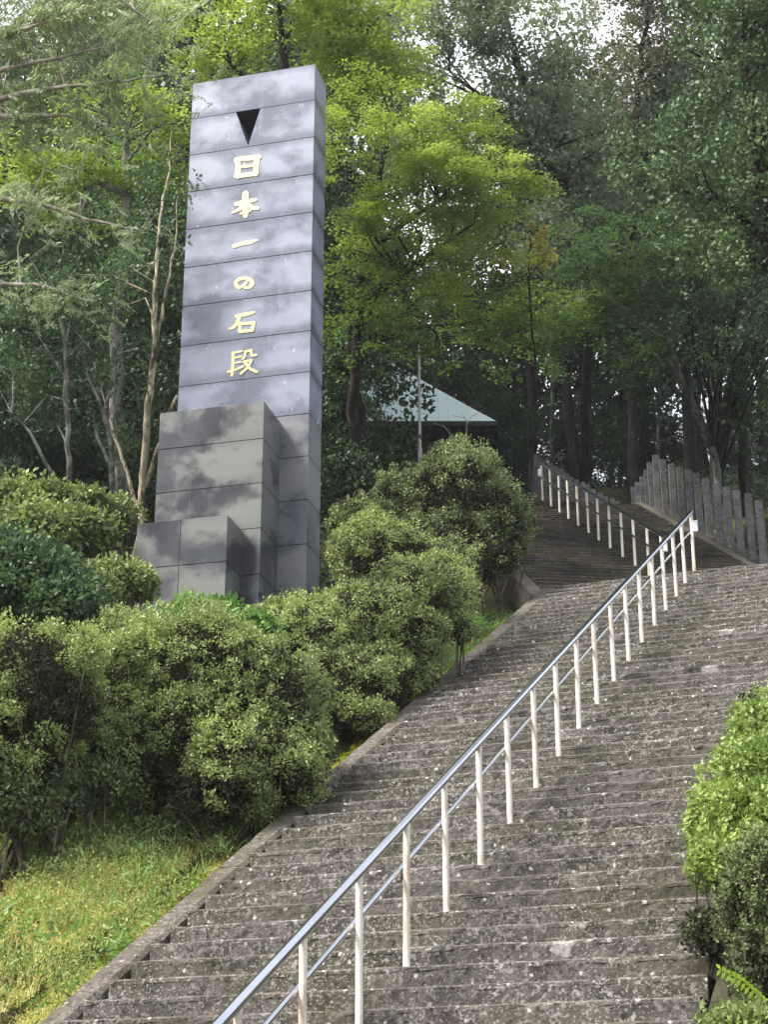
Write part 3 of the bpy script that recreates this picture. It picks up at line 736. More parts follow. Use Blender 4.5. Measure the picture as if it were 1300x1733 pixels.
# --- T2 maple above/behind the slab
bl = [B(360,60,33,1.2,1.2,.8), B(470,40,33,1.2,1.2,.7), B(570,60,33,1.2,1.2,.7), B(640,20,33,1,1,.6), B(420,-30,33,1.5,1.5,.8), B(300,60,33,.9,1,.6), B(560,140,33,1,1,.5), B(690,120,33.5,.9,.9,.4), B(620,110,33,.9,.9,.5)]
me1, c1 = crown(bl, 26, (.42,.28,.06), 50, .08, .052, 'flat', M['maple_lime'], 13, .45, 1.4, (.3, 1), .0)
b_ = foot_of(480, 34)
limb_tree('maple_tree', 'sunlit yellow-green maple whose crown rises behind the top of the granite slab', 'tree', b_,
          [([b_, at(490,600,34), at(480,300,33.6), at(480,100,33.3), at(470,-20,33)], [.15,.14,.11,.08,.03]), ([at(483,260,33.5), at(580,120,33.2), at(640,30,33)], [.09,.06,.02]), ([at(483,220,33.5), at(380,90,33.2)], [.08,.03])],
          M['bark_dark'], me1, attach=c1, nb=30, seed=3, tw=.02)
# --- T3 maple left
bl = [B(180,200,30,1.1,1.1,.5), B(260,240,30,.9,1,.5), B(90,270,30,1.1,1.1,.5), B(230,160,30.5,.9,.9,.4), B(130,330,30,1.0,1,.45), B(280,300,30.3,.6,.6,.4), B(30,300,30,.9,.9,.5), B(200,310,30.3,.7,.8,.3)]
me1, c1 = crown(bl, 24, (.40,.28,.05), 50, .075, .05, 'flat', M['maple_lime'], 14, .44, 1.3, (.3, 1), -.05)
b_ = foot_of(205, 30.5)
limb_tree('maple_tree', 'yellow-green maple with a mottled grey trunk left of the granite slab', 'tree', b_,
          [([b_, at(200,720,30.4), at(195,560,30.3), at(215,420,30.3), at(212,280,30.2), at(220,180,30.2)], [.14,.12,.11,.10,.07,.03]), ([at(213,330,30.2), at(120,290,30), at(60,280,30)], [.06,.04,.02])],
          M['bark_grey'], me1, attach=c1, nb=30, seed=4, tw=.02)
# --- pale-barked tree beside the monument
b_ = np.array(at(232,900,27.0)); b_[2] = gz(b_[0], b_[1])-.1
bl = [B(262,400,26.8,.40,.4,.35), B(285,320,27.2,.35,.4,.3), B(235,330,26.9,.45,.4,.35), B(225,455,26.9,.35,.3,.25), B(230,470,28,.6,.6,.5), B(150,520,27.6,.7,.7,.5), B(270,290,28.4,.6,.6,.4), B(200,400,28,.8,.8,.5)]
me1, c1 = crown(bl, 40, (.26,.22,.10), 26, .07, .042, 'out', M['maple_dark'], 15, .48, 1.6)
limb_tree('tree', 'slender tree with peeling cream and brown bark standing just left of the monument base', 'tree', b_,
          [([b_, at(240,850,27), at(245,770,27), at(254,660,27), at(262,580,27), at(264,480,27.2), at(268,390,27.5), at(285,300,28), at(290,220,28.3)], [.07,.064,.056,.054,.046,.034,.024,.015,.006]),
           ([at(238,840,27), at(262,780,27), at(285,700,27.2), at(300,670,27.3)], [.042,.036,.03,.022]),
           ([at(260,600,27), at(272,540,27.1), at(284,480,27.2), at(297,410,27.5), at(300,330,28)], [.035,.03,.022,.015,.006]),
           ([at(235,870,27), at(215,800,27.2), at(180,700,27.5)], [.04,.03,.02])],
          M['bark_pale'], me1, attach=c1, nb=7, seed=5, tw=.012)
# --- thin grey trunks at the left
def thin(label, pts, rad, bark, seed, blobs=None, mat='maple_dark', mode='out', dens=38):
    b_ = np.array(pts[0][0]); b0 = b_.copy(); b0[2] = min(gz(b_[0], b_[1])-.1, b_[2]-.05)
    pts[0] = [b0]+list(pts[0]); me1 = None; c1 = None
    rad = [[rad[0][0]]+list(rad[0])]+rad[1:]
    if blobs: me1, c1 = crown(blobs, dens, (.32,.24,.12), 30, .07, .045, mode, M[mat], seed, .47, 1.7)
    return limb_tree('tree', label, 'tree', b0, list(zip(pts, rad)), bark, me1, attach=c1, nb=6, seed=seed, tw=.012, group='thin trees left of the monument')
thin('thin lichen-spotted grey tree trunk rising from the yellow-green shrub at far left', [[at(120,830,27.5), at(112,700,27.5), at(112,590,27.6), at(100,510,27.7), at(80,460,27.8)], [at(112,640,27.5), at(85,600,27.5), at(60,560,27.6)], [at(112,580,27.6), at(125,520,27.7)]],
     [[.045,.04,.035,.028,.015], [.025,.02,.01], [.022,.012]], M['bark_grey'], 21, [B(90,500,27.8,.8,.8,.5), B(40,560,28,.7,.7,.5), B(60,640,28,.7,.7,.6), B(70,700,28.3,.6,.6,.5)])
thin('twin-stemmed grey trunk leaning apart midway between slab and left edge', [[at(188,850,27.8), at(190,760,27.8), at(172,690,27.8), at(150,640,27.9)], [at(188,790,27.8), at(165,740,27.9), at(158,700,28)], [at(176,700,27.8), at(200,600,27.9), at(230,590,28)]],
     [[.05,.045,.035,.02], [.035,.03,.02], [.025,.018,.01]], M['bark_grey'], 22, [B(205,640,28.2,.5,.5,.4), B(215,720,28,.5,.5,.5), B(150,620,28.2,.6,.6,.4)], 'evergreen')
thin('bare leaning pale stem slanting up to the left behind the shrub', [[at(110,835,27), at(75,780,27), at(50,730,27), at(20,700,27)]], [[.032,.028,.02,.01]], M['bark_grey'], 23, [B(30,640,28,.6,.6,.5)])

# --- T4 conifer with long pale drooping branches entering from the left
cb = []; paths = []
b_ = foot_of(-260, 22); trunk_top = at(-230, -250, 22)
paths.append(([b_, at(-250,500,22), at(-240,100,22), trunk_top], [.26,.22,.16,.06]))
for pl in ([(-245,230),(0,168),(90,150),(200,140),(285,125)], [(-245,260),(0,198),(110,196),(200,215)], [(-240,120),(20,60),(90,20),(130,-20)], [(-250,420),(0,338),(60,342),(150,372),(235,390)],
           [(-240,60),(0,60),(60,45),(150,20)], [(-245,180),(0,120),(90,100),(200,75)], [(-250,560),(-60,480),(60,482),(150,510)], [(-240,20),(60,-40),(180,-20),(270,50)]):
    P_ = [at(a, b2, 22-.8*i/4) for i, (a, b2) in enumerate(pl)]
    n_ = len(P_); paths.append((P_, list(np.linspace(.05, .008, n_))))
    for i in range(1, n_):
        for s_ in np.linspace(0, 1, 6): 
            c = P_[i-1]*(1-s_)+P_[i]*s_
            if i >= 2 or s_ > .6: cb.append(c)
cb = np.array(cb); r_ = np.random.default_rng(4)
cb = np.repeat(cb, 12, 0)+r_.normal(0, 1, (len(cb)*12, 3))*np.array([.26,.26,.13])+np.array([0, 0, -.06])
extra = np.vstack([np.array(at(x_, y_, 22.3))+r_.normal(0, 1, (80, 3))*[.35,.35,.20] for x_, y_ in ((10,60),(270,10),(160,110),(100,60),(-20,150),(90,180),(40,20),(120,10),(200,10),(250,40),(150,60),(60,110),(220,95),(20,230),(70,250),(-40,60))])
cb = np.vstack([cb, extra])
cb = cb[(fbm(cb*1.6, 3) > .42) & (fbm(cb*5, 2) > .47)]
V, Q, t = leaves(cb, np.array([.17,.05,.03]), 26, .075, .02, 'droop', 44, np.clip(fbm(cb*1.2, 2)*1.2-.1, 0, 1), tilt=.6)
limb_tree('conifer_tree', 'grey-green conifer reaching long pale drooping branches in from the left edge', 'tree', b_, paths, M['twig_pale'], mesh_np('crown', V, Q, M['conifer_spray'], t), attach=cb[::7], nb=70, seed=6, tw=.012)

# --- T8 big grey-green evergreen at top right of centre, with sky showing through
bl = [B(720,240,41,1.3,1.3,.9), B(850,250,42,1.2,1.2,.9), B(700,60,41,1.6,1.6,1.1), B(800,70,42,1.7,1.7,1.2), B(900,60,42,1.6,1.6,1.2), B(880,170,42,1.5,1.5,1.0), B(760,160,41.5,1.3,1.3,.8), B(950,230,42,1.5,1.5,1.1), B(1000,320,42,1.5,1.5,1.0), B(820,-60,42,2.2,2.2,1.0), B(930,400,41.5,1.3,1.3,.8), B(700,-60,42,2,2,1)]
me1, c1 = crown(bl, 9.5, (.30,.30,.18), 50, .12, .065, 'out', M['evergreen_grey'], 31, .455, .8, (.3, 1))
b_ = foot_of(985, 48)
limb_tree('broadleaf_tree', 'tall grey-green broadleaf tree with pale sky showing through its crown at top centre', 'tree', b_,
          [([b_, at(1000,600,46), at(985,420,43.5), at(940,250,42), at(880,120,42), at(840,-40,42)], [.12,.11,.10,.09,.07,.03]), ([at(960,310,42), at(860,200,42), at(760,120,42)], [.12,.08,.03]), ([at(930,230,42), at(960,100,42)], [.1,.03])],
          M['bark_dark'], me1, attach=c1, nb=60, seed=7, tw=.03)
# --- T9 brownish tree
bl = [B(1090,60,44,1.4,1.4,1.4), B(1160,110,44,1.2,1.2,1.0), B(1050,190,43.5,1.2,1.2,1.0), B(1130,-40,44,2,2,1.2), B(1010,60,44,.7,.7,.8), B(1120,200,43.5,1.1,1.1,.8)]
me1, c1 = crown(bl, 8, (.36,.36,.24), 42, .11, .06, 'out', M['brown_leaf'], 32, .45, .8, (.3, 1))
b_ = foot_of(1075, 49)
limb_tree('broadleaf_tree', 'brownish olive tree crown against the sky near the top right', 'tree', b_,
          [([b_, at(1075,600,48), at(1070,350,44), at(1080,150,44), at(1100,-20,44)], [.10,.10,.09,.08,.04])], M['bark_dark'], me1, attach=c1, nb=40, seed=8, tw=.03)
# --- T10 large green tree right
bl = [B(1250,100,30,1.2,1.2,1.1), B(1290,250,29.5,1.1,1.1,1.0), B(1190,260,30.5,.9,.9,.8), B(1120,290,31,.8,.8,.6), B(1230,400,30.5,1.0,1.0,.9), B(1310,420,29.5,1.0,1,1), B(1270,-20,30,1.5,1.5,.9), B(1130,380,31,.8,.8,.5), B(1070,260,32,.6,.6,.5), B(1180,170,30.5,.7,.7,.6), B(1400,200,30,1.8,1.8,1.8), B(1420,-50,30,2,2,1.5)]
me1, c1 = crown(bl, 12, (.34,.30,.18), 50, .095, .055, 'out', M['evergreen'], 33, .40, .9, (.3, 1), .28)
b_ = foot_of(1330, 30)
limb_tree('broadleaf_tree', 'large glossy green tree leaning in along the right edge of the view', 'tree', b_,
          [([b_, at(1330,700,30), at(1325,500,30), at(1290,300,30), at(1260,100,30), at(1250,-60,30)], [.24,.2,.18,.14,.09,.04]), ([at(1310,420,30), at(1220,340,30.3), at(1140,320,31)], [.08,.05,.02])],
          M['bark_dark'], me1, attach=c1, nb=50, seed=9, tw=.025)
# --- T11 dark maple over the upper flight
bl = [B(1080,420,34,1.1,1.1,.5), B(1000,480,35,1.2,1.2,.5), B(1140,450,34,.9,.9,.5), B(960,560,36,1.1,1.1,.5), B(1060,540,35.5,1.1,1.1,.5), B(890,600,37,1.0,1.0,.4), B(1100,590,36,.8,.8,.35), B(1000,400,35,.9,.9,.4), B(1160,520,34.5,.9,.9,.5)]
me1, c1 = crown(bl, 19, (.42,.30,.06), 48, .08, .05, 'flat', M['maple_dark'], 34, .43, 1.3, (.3, 1), .3)
b_ = foot_of(1215, 36.5)
limb_tree('maple_tree', 'dark green maple on a slanting pale trunk above the upper flight of steps', 'tree', b_,
          [([b_, at(1214,790,36.5), at(1185,710,36.3), at(1150,640,36), at(1125,560,36), at(1110,510,35.8), at(1078,430,35)], [.085,.08,.075,.07,.06,.05,.03]), ([at(1112,520,35.8), at(1000,500,35.5), at(930,540,36)], [.05,.035,.015])],
          M['bark_grey'], me1, attach=c1, nb=46, seed=10, tw=.02)
bl = [B(1240,560,33,1.0,1,.7), B(1300,520,32,.9,.9,.7), B(1180,500,33,.7,.7,.5), B(1290,640,34,.8,.8,.5), B(1210,470,33,.8,.8,.6)]
me1, c1 = crown(bl, 13, (.36,.30,.14), 46, .09, .05, 'out', M['forest'], 35, .40, 1.0)
b_ = foot_of(1212, 38)
limb_tree('broadleaf_tree', 'thick dark trunk with drooping shadowy foliage behind the right stone fence', 'tree', b_,
          [([b_, at(1214,700,38), at(1208,560,38), at(1200,400,38), at(1190,250,38)], [.15,.14,.13,.10,.05]), ([at(1208,600,38), at(1170,500,37.5), at(1120,420,37)], [.09,.06,.03])], M['bark_dark'], me1, attach=c1, nb=30, seed=11, tw=.03)
# --- autumn shoots
bl = [B(905,395,33,.35,.35,.25), B(860,430,33,.35,.35,.2), B(915,430,33.2,.3,.3,.2), B(640,18,31.8,.4,.4,.3)]
me1, c1 = crown(bl[:3], 120, (.12,.1,.05), 20, .09, .07, 'out', M['autumn'], 36, .40, 2)
b_ = foot_of(900, 33.3)
limb_tree('maple_tree', 'sapling with orange and yellow autumn leaves at the tip of the lime maple', 'tree', b_, [([b_, at(905,600,33.3), at(895,430,33.2), at(905,390,33)], [.03,.025,.018,.006])], M['bark_dark'], me1, attach=c1, nb=12, seed=12, tw=.008)
# --- evergreen whose dark boughs hang before the temple
bl = [B(590,560,33,.9,.9,.8), B(660,590,34,.8,.8,.5), B(590,650,33,.6,.6,.6), B(560,720,33,.7,.7,.7), B(620,690,33.4,.35,.5,.4), B(730,600,35,.7,.7,.35), B(570,800,32,.8,.8,.6), B(650,640,34,.45,.5,.3), B(680,545,34,.9,.9,.4)]
me1, c1 = crown(bl, 22, (.28,.26,.14), 36, .09, .05, 'out', M['evergreen'], 37, .42, 1.3, (.2, 1))
b_ = foot_of(612, 33)
limb_tree('broadleaf_tree', 'dark glossy evergreen hanging over the left half of the turquoise roof', 'tree', b_,
          [([b_, at(618,730,33), at(600,640,33), at(590,520,33), at(600,380,33)], [.09,.08,.07,.06,.03]), ([at(597,600,33), at(680,560,34), at(740,590,35)], [.06,.04,.012])], M['bark_dark'], me1, attach=c1, nb=36, seed=13, tw=.018)

# --- pale straight trunks at the back right
for (x_, yb_, yt_, d_, rr, lab, bark) in ((1114, 770, 560, 46, .055, 'straight pale narrow trunk just left of the slanting trunk, behind the fence corner', 'bark_grey'),
                                    (935, 735, 560, 49, .09, 'pale trunk standing on the mossy bank above the far fence', 'bark_grey'),
                                    (1050, 770, 480, 50, .12, 'dark upright trunk behind the upper landing', 'bark_dark'),
                                    (1165, 800, 480, 42, .16, 'dark upright trunk in the gap left of the thick trunk', 'bark_dark'),
                                    (1258, 830, 480, 38, .14, 'dark trunk at far right above the stone fence', 'bark_dark'),
                                    (870, 740, 560, 50, .12, 'dim trunk right of the temple eave', 'bark_dark')):
    b_ = foot_of(x_, d_); p_t = at(x_+random.uniform(-12, 12), yt_-300, d_)
    bl = [B(x_, yt_-200, d_, 1.3, 1.3, 1.2), B(x_+60, yt_-120, d_, 1.0, 1.0, .8), B(x_-50, yt_-60, d_, .8, .8, .5)]
    me1, c1 = crown(bl, 5, (.36,.36,.2), 34, .11, .06, 'out', M['forest'], 60+x_, .44, .8)
    limb_tree('tree', lab, 'tree', b_, [([b_, at(x_, (yb_+yt_)/2, d_), at(x_-2, yt_, d_), p_t], [rr*.7, rr*.65, rr*.55, rr*.2])], M[bark], me1, attach=c1, nb=20, seed=x_, tw=.03)

# --- forest behind: trunks with crowns, several shared crowns
def generic_crown(seed, w, h, dens=4.5):
    r = random.Random(seed); bl = []
    for i in range(9):
        z = h*(.1+.9*i/8); wr = w*math.sin(math.pi*(.18+.74*i/8)); a = r.random()*6.28
        for j in range(2): bl.append((math.cos(a+j*3)*wr*.55, math.sin(a+j*3)*wr*.55, z, wr*.6, wr*.6, h*.12))
    return crown(bl, dens, (.42,.42,.24), 34, .15, .085, 'out', M['forest'], seed, .43, .7, (.35, 1))
GC = [generic_crown(100+i, 2.6, 8.0) for i in range(4)]
rf = random.Random(5); nf = 0
def forest_tree(x, y, lift, sc, label, gi, group='trees massed on the hill behind'):
    z = gz(x, y)-.2; root = empty('forest_tree', (x, y, z)); tag(root, label, 'tree', group)
    mb = MB(); mb.tube([(0, 0, 0), (rf.uniform(-.2,.2), .03, lift*.6+.5), (rf.uniform(-.3,.3), .1, lift+3*sc), (0, 0, lift+7*sc)], [.14*sc, .11*sc, .08*sc, .02], 8); mb.build('trunk', M['bark_dark'], root)
    o = link('crown', GC[gi][0], root, (0, 0, lift)); o.scale = (sc, sc, sc); o.rotation_euler = (0, 0, rf.random()*6.28)
FL = 'dark green tree in the massed wood behind the steps'
for px_, d_, lift, sc in [(-60,38,1,1.25),(40,40,1.5,1.25),(130,36,.5,1.2),(210,38,1,1.25),(290,36,.5,1.2),(370,38,1,1.3),(450,40,1,1.3),(500,38,.2,1.2),
                          (60,46,2,1.5),(200,47,2,1.5),(340,47,2,1.5),(440,50,3,1.5),(520,42,1,1.2),(660,60,1,1.3),(800,60,1,1.3),(740,64,3,1.6),(900,54,3,1.3),(1000,52,2.8,1.3),(1100,54,3,1.3),(1200,48,3,1.3),(1300,46,2.5,1.3),
                          (900,50,4.5,1.1),(980,48,4.5,1.2),(1070,47,4.8,1.2),(1160,44,4.6,1.2),(1270,42,4.2,1.2),(1360,38,2.5,1.3),(1420,34,2,1.3),(-50,44,4,2.0),(110,45,4,2.1),(260,44,4,2.0),(420,45,4,2.1),(560,56,6,2.0),(40,52,9,2.0),(200,52,9,2.0),(360,52,9,2.0),(-140,32,1,1.3),(-120,42,2,1.5)]:
    p_ = at(px_, 866, d_); forest_tree(p_[0], p_[1], lift, sc, 'dark green tree in the massed wood, %s' % ('left of and behind the granite slab' if px_ < 520 else 'above and behind the temple roof' if px_ < 880 else 'behind the upper steps and stone fences'), nf % 4, 'wood '+('behind the granite slab' if px_ < 520 else 'behind the temple' if px_ < 880 else 'behind the upper steps')); nf += 1
for px_, d_, lift, sc in [(20,31,0,.62),(80,33,.0,.7),(160,32.5,0,.65),(250,31.5,0,.7),(560,33,0,.5),(300,33,0,.8)]:
    p_ = at(px_, 866, d_); forest_tree(p_[0], p_[1], lift, sc, 'small dense evergreen filling the dark understory left of the monument', nf % 4, 'understory evergreens at left'); nf += 1

for i, px_ in enumerate(range(840, 1400, 42)):
    p_ = at(px_+rf.uniform(-15, 15), 866, 49+rf.uniform(-2, 2)); forest_tree(p_[0], p_[1], rf.uniform(-.3, .5), rf.uniform(.30, .42), 'low bushy tree closing the gaps between the trunks on the crest', nf % 4, 'low trees on the crest at right'); nf += 1
for i, (px_, d_) in enumerate(((985, 45), (1030, 46), (1075, 45), (1120, 46), (1000, 53), (1045, 54))):
    p_ = at(px_, 866, d_+5); forest_tree(p_[0], p_[1], .6, .36, 'low bushy tree closing the gaps between the trunks on the crest', nf % 4, 'low trees on the crest at right'); nf += 1
for i, px_ in enumerate((540, 590, 640, 880, 930)):
    p_ = at(px_, 866, 42+rf.uniform(-2, 2)); forest_tree(p_[0], p_[1], 0 if px_ < 700 else -.3, .42 if px_ < 700 else .2, 'low bushy tree beside the temple on the dark bank', nf % 4, 'low trees beside the temple'); nf += 1
# --- understory on the bank behind the fences
def shrub(name, label, blobs, mat, n_per, L, W, seed, dens, rad=(.14,.14,.10), cat='bush', mode='out', cut=.36, nf_=1.6, shell=(.78, 1.03), tb=0.0, top=-.75, twigs=20, group=None, twigmat='twig_brown'):
    c0 = np.array(blobs[0][:3]); base = np.array([c0[0], c0[1], gz(c0[0], c0[1])])
    root = empty(name, base); tag(root, label, cat, group)
    r = np.random.default_rng(seed); Cs = []; Ds = []
    for b in blobs:
        rx, ry, rz = b[3:6]; area = 12.56*((rx*ry)**1.6/3+2*((rx+ry)/2*rz)**1.6/3)**(1/1.6)
        k = int(area*dens); c, d = ell_pts(b[:3], (rx, ry, rz), k, r, shell, top)
        # lumpy surface
        nn_ = (fbm(c*1.7+seed, 2)-.5)*.75+(fbm(c*5.5+seed, 2)-.5)*.5+np.abs(r.normal(0, .05, len(c))); c = c+d*nn_[:, None]*min(rx, rz, .7)
        inside = np.zeros(len(c), bool)
        for b2 in blobs:
            if b2 is b: continue
            q_ = (c-np.array(b2[:3]))/np.array(b2[3:6]); inside |= (q_**2).sum(1) < .55
        Cs.append(c[~inside]); Ds.append(d[~inside])
    C = np.vstack(Cs); D = np.vstack(Ds)
    keep = (fbm(C*nf_+seed*1.3, 3) > cut) & (fbm(C*6.5+seed*2.3, 2) > .42); C = C[keep]; D = D[keep]
    keep = C[:, 2] > terrain(C[:, 0], C[:, 1], True)-.02; C = C[keep]; D = D[keep]
    tint = np.clip(fbm(C*1.7+seed, 3)*1.5-.30+r.normal(0, .14, len(C))+tb, 0, 1)
    V, Q, t = leaves(C, np.array(rad), n_per, L, W, mode, seed, tint, D, tilt=0)
    o = link('foliage', mesh_np('foliage', V, Q, M[mat], t), root); o.location = tuple(-base)
    mb = MB()
    for b in blobs:
        for _ in range(max(3, twigs//len(blobs))):
            a = np.array([b[0]+r.normal(0, b[3]*.15), b[1]+r.normal(0, b[4]*.15), 0.0]); a[2] = gz(a[0], a[1])-.03
            th = r.random()*6.28; e_ = np.array([b[0]+math.cos(th)*b[3]*.85, b[1]+math.sin(th)*b[4]*.85, b[2]+r.uniform(-.2, .7)*b[5]])
            m_ = a*.5+e_*.5+np.array([r.normal(0, .06), r.normal(0, .06), -.05])
            mb.tube([a-base, m_-base, e_-base], [.016, .011, .004], 5)
    mb.build('stems', M[twigmat], root)
    # inner leaves, darkened to paint the interior shade; also block see-through
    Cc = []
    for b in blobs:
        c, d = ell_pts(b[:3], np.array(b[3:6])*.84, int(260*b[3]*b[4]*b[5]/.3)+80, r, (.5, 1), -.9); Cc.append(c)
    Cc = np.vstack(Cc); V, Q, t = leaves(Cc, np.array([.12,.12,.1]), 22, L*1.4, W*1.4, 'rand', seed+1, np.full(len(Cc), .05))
    o = link('inner_foliage', mesh_np('inner_foliage', V, Q, M['inner_shade_leaf'] if 'azalea' in name else M[mat], t), root); o.location = tuple(-base)
    return root
D1 = 15.6
shrub('azalea_bush', 'largest rounded olive-green azalea, filling the slope in front of the granite base', [B(220,1165,15.9,.72,.7,.60), B(330,1155,15.8,.8,.75,.63), B(440,1190,15.6,.62,.65,.62), B(300,1260,15.3,.75,.6,.5), B(410,1290,15.0,.6,.55,.42), B(180,1230,15.6,.6,.6,.5), B(480,1250,15.3,.36,.4,.5), B(250,1310,15.1,.5,.5,.38), B(370,1345,14.7,.5,.45,.30), B(470,1310,15.0,.38,.4,.36), B(130,1270,15.4,.4,.4,.35), B(515,1275,15.4,.22,.3,.3)], 'azalea', 30, 0.032, 0.016, 201, 150, (0.07, 0.07, 0.045))
shrub('azalea_bush', 'olive azalea beside the left curb, just right of the granite base', [B(520,1100,19.0,.62,.6,.5), B(620,1060,19.4,.7,.7,.5), B(700,1010,19.8,.65,.65,.5), B(590,1160,18.3,.5,.5,.4), B(640,1150,18.6,.4,.45,.35), B(690,1080,19.2,.45,.5,.35), B(470,1085,19.2,.5,.5,.3), B(600,1215,18.0,.36,.35,.22), B(690,1140,18.9,.32,.35,.22), B(760,1060,19.8,.25,.3,.2), B(760,990,20.5,.3,.4,.4)], 'azalea', 30, 0.034, 0.017, 202, 125, (0.075, 0.075, 0.05))
shrub('azalea_bush', 'dense dark azalea mound below the temple, at the head of the left curb', [B(770,850,25.2,.85,.85,.75), B(840,880,25.0,.55,.6,.6), B(690,850,25.6,.7,.7,.5), B(780,930,24.6,.7,.7,.55), B(665,905,25,.5,.6,.45), B(770,790,25.5,.55,.55,.3), B(830,950,24.4,.4,.4,.3)], 'azalea_dark', 30, 0.04, 0.021, 203, 85, (0.095, 0.095, 0.06), tb=.12)
shrub('azalea_bush', 'azalea mound pressed against the right side of the slab foot', [B(640,940,23.2,.6,.6,.45), B(600,890,24,.4,.45,.4), B(680,950,23,.6,.6,.42), B(750,960,23,.5,.5,.35)], 'azalea', 30, 0.038, 0.019, 204, 100, (0.085, 0.085, 0.055))
shrub('azalea_bush', 'twiggy azalea with bare lower stems at the left edge of the view', [B(30,1130,14.6,.6,.6,.40), B(110,1190,14.5,.32,.4,.34), B(-40,1220,14.5,.6,.6,.45), B(60,1250,14.4,.38,.4,.35), B(30,1310,14.3,.4,.4,.3), B(110,1110,14.9,.3,.35,.25)], 'azalea_light', 30, 0.032, 0.016, 205, 170, (0.07, 0.07, 0.05), twigs=9, cut=.33, tb=.1)
shrub('leafy_shrub', 'fresh pale green shrub with broad leaves at the foot of the granite base', [B(330,1065,17.6,.42,.4,.24), B(420,1080,17.8,.33,.35,.22), B(370,1050,18,.26,.3,.18), B(290,1085,17.5,.3,.3,.2)], 'weed', 9, .075, .04, 206, 120, (.10,.10,.08), cut=.42, shell=(.5, 1.15), twigs=14)
shrub('leafy_shrub', 'light green low shrub before the right corner of the slab foot', [B(500,1045,20,.45,.4,.2), B(560,1040,20.3,.35,.35,.18), B(440,1058,19.8,.3,.3,.18)], 'azalea_light', 10, .06, .03, 207, 160, (.09,.09,.07), cut=.40, twigs=12)
shrub('leafy_shrub', 'yellow-green shrub with large pale leaves beneath the thin trunks at left', [B(50,910,24.5,.7,.7,.45), B(140,900,25,.5,.6,.35), B(10,860,25,.4,.6,.4), B(195,875,26,.3,.4,.25), B(85,850,25.5,.35,.5,.3), B(150,850,25.6,.2,.3,.2)], 'azalea_light', 9, .08, .045, 208, 75, (.14,.14,.12), cut=.44, shell=(.5, 1.1), tb=-.08)
shrub('leafy_shrub', 'dark blue-green broadleaf shrub at the left edge above the azaleas', [B(40,990,20,.7,.7,.5), B(110,1030,19.5,.4,.4,.3), B(-20,960,21,.6,.6,.5)], 'maple_dark', 12, .07, .035, 209, 120, (.12,.12,.10), cut=.40, tb=.1, shell=(.6, 1.1))
shrub('leafy_shrub', 'green shrub growing low between the left tree and the granite base', [B(190,985,23,.45,.45,.25), B(150,1000,22,.4,.4,.25), B(230,990,23,.25,.3,.2)], 'azalea_light', 10, .07, .035, 210, 120, (.10,.10,.08), cut=.40)
# tangled bare shrub under the pale tree
b_ = foot_of(170, 26)
root = empty('bare_shrub', b_); tag(root, 'tangle of bare brown twigs under the thin trees left of the base', 'bush'); mb = MB(); r_ = random.Random(9)
for i in range(70):
    a = at(r_.uniform(120, 225), r_.uniform(900, 990), r_.uniform(25.5, 27)); e_ = at(r_.uniform(90, 235), r_.uniform(830, 960), r_.uniform(25, 27))
    m_ = (a+e_)/2+np.array([r_.uniform(-.15, .15), r_.uniform(-.15, .15), r_.uniform(-.1, .2)])
    mb.tube([a-b_, m_-b_, e_-b_], [.012, .009, .003], 5)
mb.build('stems', M['twig_brown'], root)

shrub('leafy_shrub', 'dark green weedy shrub at the left edge under the twiggy azalea', [B(20,1370,14.0,.35,.4,.26), B(90,1340,14.4,.35,.4,.22), B(-30,1330,14,.4,.4,.3), B(170,1330,14.6,.3,.3,.18)], 'azalea_dark', 14, .04, .02, 211, 160, (.09,.09,.07), cut=.38, tb=-.2, shell=(.5,1.1), twigs=6)
# right-hand bushes
shrub('leafy_shrub', 'vivid lime-green shrub overhanging the right side of the steps', [B(1290,1330,10.9,.34,.4,.33), B(1250,1400,10.6,.30,.34,.26), B(1230,1460,10.3,.22,.26,.17), B(1330,1420,10.5,.36,.4,.4), B(1290,1250,11.5,.24,.3,.22)], 'lime_bush', 12, .034, .02, 220, 420, (.05,.05,.05), cut=.37)
shrub('azalea_bush', 'olive azalea top peeking out above the lime shrub at the right edge', [B(1310,1235,12.6,.30,.4,.3), B(1360,1300,12.3,.5,.5,.5)], 'azalea', 26, 0.026, 0.013, 221, 230, (0.055, 0.055, 0.04))
shrub('azalea_bush', 'dark green azalea under the lime shrub in the lower right corner', [B(1285,1560,9.6,.24,.3,.26), B(1330,1500,9.6,.3,.4,.3), B(1300,1640,9.3,.20,.25,.2), B(1200,1580,9.9,.10,.12,.12)], 'azalea_dark', 26, 0.024, 0.013, 222, 300, (0.045, 0.045, 0.035), tb=-.05)
shrub('leafy_shrub', 'low green weed mound at the very bottom right corner beside the steps', [B(1240,1745,8.6,.14,.16,.10), B(1290,1740,8.5,.16,.2,.10)], 'azalea_light', 11, .03, .017, 223, 500, (.04,.04,.04), twigs=8)
b_ = at(1320, 1700, 9.0); b_[2] = gz(b_[0], b_[1]); fr = empty('fern_frond', b_); tag(fr, 'single bright yellow-green leaf spray arching out of the bottom right bush', 'plant')
st = [at(1325,1725,8.5), at(1292,1690,8.5), at(1260,1660,8.5), at(1220,1640,8.5)]
mb = MB(); mb.tube([s_-b_ for s_ in st], [.004,.0035,.003,.001], 5); mb.build('stem', M['fern'], fr)
